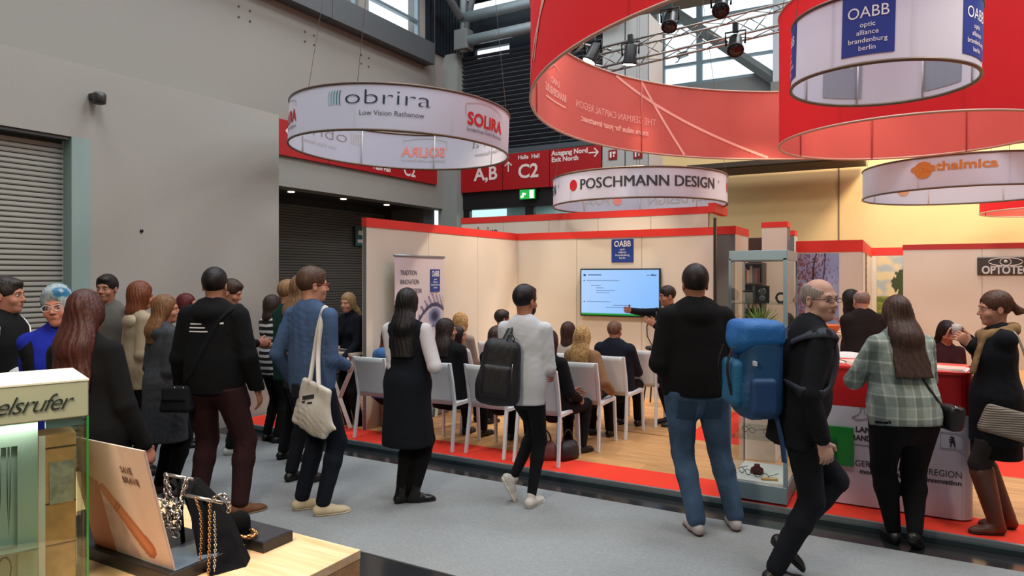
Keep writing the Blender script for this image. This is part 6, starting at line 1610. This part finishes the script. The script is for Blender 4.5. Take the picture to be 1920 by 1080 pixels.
bg = gear(p, 'shoulder_bag', 'small black cross body bag on the right hip of the plaid blouse woman', 'bag'); S = p['S']
strap(p, p['g'], [p['T'](-.08, -.12, .42), p['T'](.03, -.2, .28), p['T'](.14, -.2, .12), p['T'](.235, -.10, -.01)], .014, .006, M_black, 'strap', bg)
sobj('pouch', Sdf(.002, 2).box(p['P']+A_(.285, -.06, -.045), (.055, .09, .085), .035, taper=.1), .009, mat('#121215', .5), bg, S); tube('clasp', [tuple((p['P']+A_(.25, -.15, .045))*S), tuple((p['P']+A_(.285, -.155, .03))*S)], .006, M_silver, bg, 6)
# 33 navy coat scarf woman
bt_ = dict(m=mat('#5a3524', .45, var=.15), sole=mat('#2e2018', .6), shaft=.86)
p = person('woman in a navy coat, tan scarf and brown boots at the right edge, drinking', 1868, 4.52, 1.655, -72, base=STAGE, female=True, wd=1.12, skin='#bb8670', head=(-4, 4, 0), hair=dict(c='#4a2d1d', kind='pony', z=.40, vol=1.25), eyes=True,
    top=dict(m=cloth('#0a0e15'), kind='coat', hem=.30, flare=1.0, t=.026, wr=.006, sr=1.1, name='coat'), bottom=dict(kind='tights', m=cloth('#2a2626')), shoes=bt_,
    hands=((-.03, .17, 1.35), (.05, .18, 1.38)), feet=((-.06, .02, -8, 0, 0), (.10, -.10, 6, 0, 0)), curl=(.9, .9), knees=((0, 1, 0), (0, 1, 0)))
sk = Sdf(.004).cap(p['P'], p['P']-A_(0, 0, .46), .18, .195, A_(1, 0, 0), .8, k=.03); sk.cut(p['P']-A_(0, 0, .40), A_(0, 0, -1)); sobj('skirt', sk, .012, C_blk, p['root'], p['S'])
sc3 = Sdf(.007, 1.6, 3); T = p['T']; N_ = 9
for i in range(N_):
    a0, a1 = 2*PI*i/N_, 2*PI*(i+1)/N_; f0 = lambda a: T(.095*math.sin(a), -.01-.095*math.cos(a), .49+.03*math.cos(a)); sc3.cap(f0(a0), f0(a1), .040, .040, k=.02)
sc3.cap(T(-.06, .10, .46), T(-.09, .17, .22), .035, .03, p['rt'], .6, k=.03); sobj('scarf', sc3, .009, cloth('#8a6f4c', var=.3, vscale=18), p['root'], p['S'])
tag(tube('cup', [(0, 0, 0), (0, 0, .07)], .028, mat('#b9b2ae', .4), None, 14), 'small pale cup raised to the mouth of the woman with the scarf', 'cup').matrix_world = Matrix.Translation(p['root'].location) @ Matrix.Rotation(p['root'].rotation_euler.z, 4, 'Z') @ Matrix.Translation(((p['wr'][0]+p['wr'][1])/2+A_(0, .07, .05))*p['S'])
bg = gear(p, 'handbag', 'grey beige ribbed handbag on the hip of the woman with the scarf', 'bag'); S = p['S']
gb = mat('#7a7064', .6, key='ribbag', bump=.0); N, L, b = nodes(gb); tc = N.new('ShaderNodeTexCoord'); wv = N.new('ShaderNodeTexWave'); wv.bands_direction = 'Z'; wv.inputs['Scale'].default_value = 22; wv.inputs['Distortion'].default_value = 2; L.new(tc.outputs['Object'], wv.inputs[0])
bp = N.new('ShaderNodeBump'); bp.inputs['Strength'].default_value = .6; bp.inputs['Distance'].default_value = .01; L.new(wv.outputs['Fac'], bp.inputs['Height']); L.new(bp.outputs[0], b.inputs['Normal'])
sobj('bag_body', Sdf(.003, 2).box(p['P']+A_(-.235, -.0, -.12), (.035, .165, .10), .03, rotm(0, -.25), taper=-.06), .009, gb, bg, S)
strap(p, None, [tuple(p['P']+A_(-.25, -.15, -.06)), tuple(p['T'](-.24, -.13, .2)), tuple(p['T'](-.17, -.08, .46)), tuple(p['T'](-.06, -.06, .53))], .014, .006, mat('#8a8074', .4, .3), 'strap', bg)
# 26 presenter
p = person('presenter beside the television raising a hand towards the screen', 1262, 7.75, 1.64, 262, base=STAGE, skin='#b07a62', head=(-4, 6, 0), hair=dict(c='#2b1f19', vol=1.2), top=dict(m=C_navy, name='jacket', collar=cloth('#8a8f98')), bottom=dict(m=C_dk), shoes=blks,
    hands=((-.05, .26, 1.25), (.16, .50, 1.42)), eyes=True, glasses=dict(), thumbs=(None, (0, 0, 1)), curl=(.4, .12), lean=6)
mc = thing('microphone', 'small black microphone at the presenter chin', 'microphone', tuple(p['root'].location), p['root'].rotation_euler.z); S = p['S']
tube('handle', [tuple(p['T'](-.02, .17, .50)*S), tuple(p['T'](-.05, .20, .38)*S)], .011, M_black, mc, 8); sobj('grille', Sdf().ell(p['T'](-.018, .168, .515), (.02, .02, .024)), .006, M_black, mc, S)
# 29, 30 back visitors
person('dark haired woman in black facing the bald visitor in the brown coat', 1597, 7.6, 1.60, 120, base=STAGE, female=True, skin='#b0705a', head=(0, 0, 0), hair=dict(c='#120c0c', kind='bob', vol=1.1), top=dict(m=C_blk, name='jacket'), bottom=dict(m=C_dk), shoes=blks, hands=FR, eyes=True)
person('bald visitor in a dark brown coat, back turned, behind the counter', 1622, 6.6, 1.622, -2, base=STAGE, skin='#c49078', wd=1.12, head=(4, 10, 0), hair=dict(c='#8a7468', kind='balding', vol=.1), lean=6, top=dict(m=cloth('#1d1614'), kind='coat', hem=.25, t=.026, flare=1.02, sr=1.2, name='coat'), bottom=dict(m=C_dk), shoes=blks, hands=HOLD)
# ---- seated
SEATL = ((-.11, .43, -4, 0, 0), (.11, .45, 4, 0, 0)); LAP = ((-.10, .27, .66), (.10, .27, .66))
def sit(label, u, v, turn, z, S_=None, **k):
    k.setdefault('feet', SEATL); k.setdefault('hands', LAP); k.setdefault('lean', -4); k.setdefault('bottom', dict(m=C_dk)); k.setdefault('shoes', blks)
    s = (z-STAGE-.0)/1.345; 
    k.setdefault('pelvis', (0, -.02, .555)); return person(label, int(u*30), 0, z, math.degrees(YAW)+turn, base=STAGE, loc=(u, v), seated=s, **k)
# local forward is +v when face equals the hall yaw
p = sit('seated person in a light blue denim top on the first chair, mostly hidden', -4.76, 5.70, 0, 1.19, female=True, skin='#b47c66', hair=dict(c='#5a3320', kind='bob', vol=.95), top=dict(m=cloth('#4a76ad', var=.12), hood=True, t=.024, name='hooded_top'), head=(10, 12, 0), lean=6)
sit('seated man with shoulder length dark hair and glasses in a black jacket', -3.94, 5.70, 4, 1.32, wd=1.1, skin='#b07a64', hair=dict(c='#241915', kind='long', z=.40, w=.10), glasses=dict(), head=(40, 0, 0), top=dict(m=C_dk, t=.03, sr=1.2, name='jacket', hem=.16))
p = sit('seated person with straight brown hair and a black top with white lettering', -3.38, 5.74, 0, 1.262, female=True, skin='#b07a64', hair=dict(c='#39251d', kind='long', z=.38, w=.085, vol=1.0), head=(5, 0, 0), top=dict(m=C_blk, t=.022, name='sweater'))
for k, w_ in enumerate((.20, .22, .16)): decal(p, p['g'], p['T'](-.01, 0, .20-.022*k), (1, 0, 0), (0, 0, 1), w_, .008, mat('#9aa6b4', .6), 'back_print', A_(0, 1, 0))
sit('seated person in black with one leg forward behind the man in white', -2.80, 5.72, 8, 1.25, female=True, skin='#b07a64', hair=dict(c='#2a1c18', kind='bob'), top=dict(m=C_blk, name='jacket', t=.022), hands=((.05, .30, .66), (.20, .20, .60)), feet=((-.10, .44, 0, 0, 0), (.14, .34, 12, 0, 0)))
sit('seated woman with long curly blond hair in a tan coat', -2.76, 6.36, 2, 1.240, female=True, skin='#c08a74', hair=dict(c='#b08a55', kind='curly', z=.17, w=.10, vol=1.05), head=(6, 0, 0), top=dict(m=cloth('#8c6a4a'), t=.028, name='coat', kind='coat', hem=.3, sr=1.2), hands=((-.05, .30, .66), (.26, .14, .60)), bottom=dict(m=C_blk))
p = sit('seated older man with thin grey brown hair in a navy jacket', -2.66, 6.98, 0, 1.268, wd=1.15, skin='#b07c66', hair=dict(c='#6b4c3c', kind='short', vol=.2), head=(3, 0, 0), top=dict(m=cloth('#121824'), t=.028, high=True, sr=1.2, name='jacket'), hands=((-.02, .34, .66), (.16, .34, .68)))
sit('seated person with brown hair and white top, just right of the man in white', -3.20, 6.98, 0, 1.235, female=True, skin='#b47c66', hair=dict(c='#3a2019', kind='bob'), top=dict(m=cloth('#b9aea4'), name='sweater'), head=(14, 0, 0))
sit('seated person with dark hair and a white top looking right, second last row', -4.22, 6.32, 10, 1.195, female=True, skin='#ad7258', hair=dict(c='#1a100e', kind='bob', vol=1.0), head=(50, 0, 0), eyes=True, top=dict(m=cloth('#bdb9b6'), name='sweater'))
sit('seated woman with loose fair curls near the roll-up banner', -4.60, 6.95, 5, 1.295, female=True, skin='#b98068', hair=dict(c='#a8814f', kind='curly', z=.50, w=.06, vol=1.05), head=(15, 0, 0), top=dict(m=cloth('#8a7a70'), name='sweater'))
sit('seated man with short dark hair and glasses in the front row', -4.42, 7.62, 0, 1.31, skin='#a06c54', hair=dict(c='#17110f', vol=1.1), glasses=dict(), head=(35, 0, 0), eyes=True, top=dict(m=C_dk, name='jacket'))
# 32 seated woman with phone behind counter
lp = at(1774, 6.95)
p = person('seated woman in a dark red jacket looking at her phone behind the counter', 1774, 0, 1.29, 184, base=STAGE, loc=(lp.x, lp.y), seated=(1.29-STAGE)/1.345, pelvis=(0, -.02, .555), female=True, skin='#b0735f', eyes=True, head=(0, 22, 0), hair=dict(c='#1c0f0e', kind='long', z=.34, w=.10),
    top=dict(m=cloth('#3a161a'), name='jacket', inner=cloth('#c0a8a4')), feet=SEATL, hands=((-.07, .28, .80), (.07, .28, .80)), bottom=dict(m=C_dk), shoes=blks, lean=2)
ph = box('smartphone', -.035, .035, -.004, .004, -.07, .07, mat('#141418', .2), None, .002); tag(ph, 'dark smartphone in the hands of the seated woman behind the counter', 'phone')
ph.matrix_world = Matrix.Translation(p['root'].location) @ Matrix.Rotation(p['root'].rotation_euler.z, 4, 'Z') @ Matrix.Translation((0, .36*p['S'], .84*p['S'])) @ Matrix.Rotation(-.8, 4, 'X')
c = copy_tree(ch0); c.location = (lp.x, lp.y, STAGE); c.rotation_euler = (0, 0, YAW-rad(184)); c['label'] = 'white chair under the woman with the phone behind the counter'; c['group'] = 'white audience chairs'
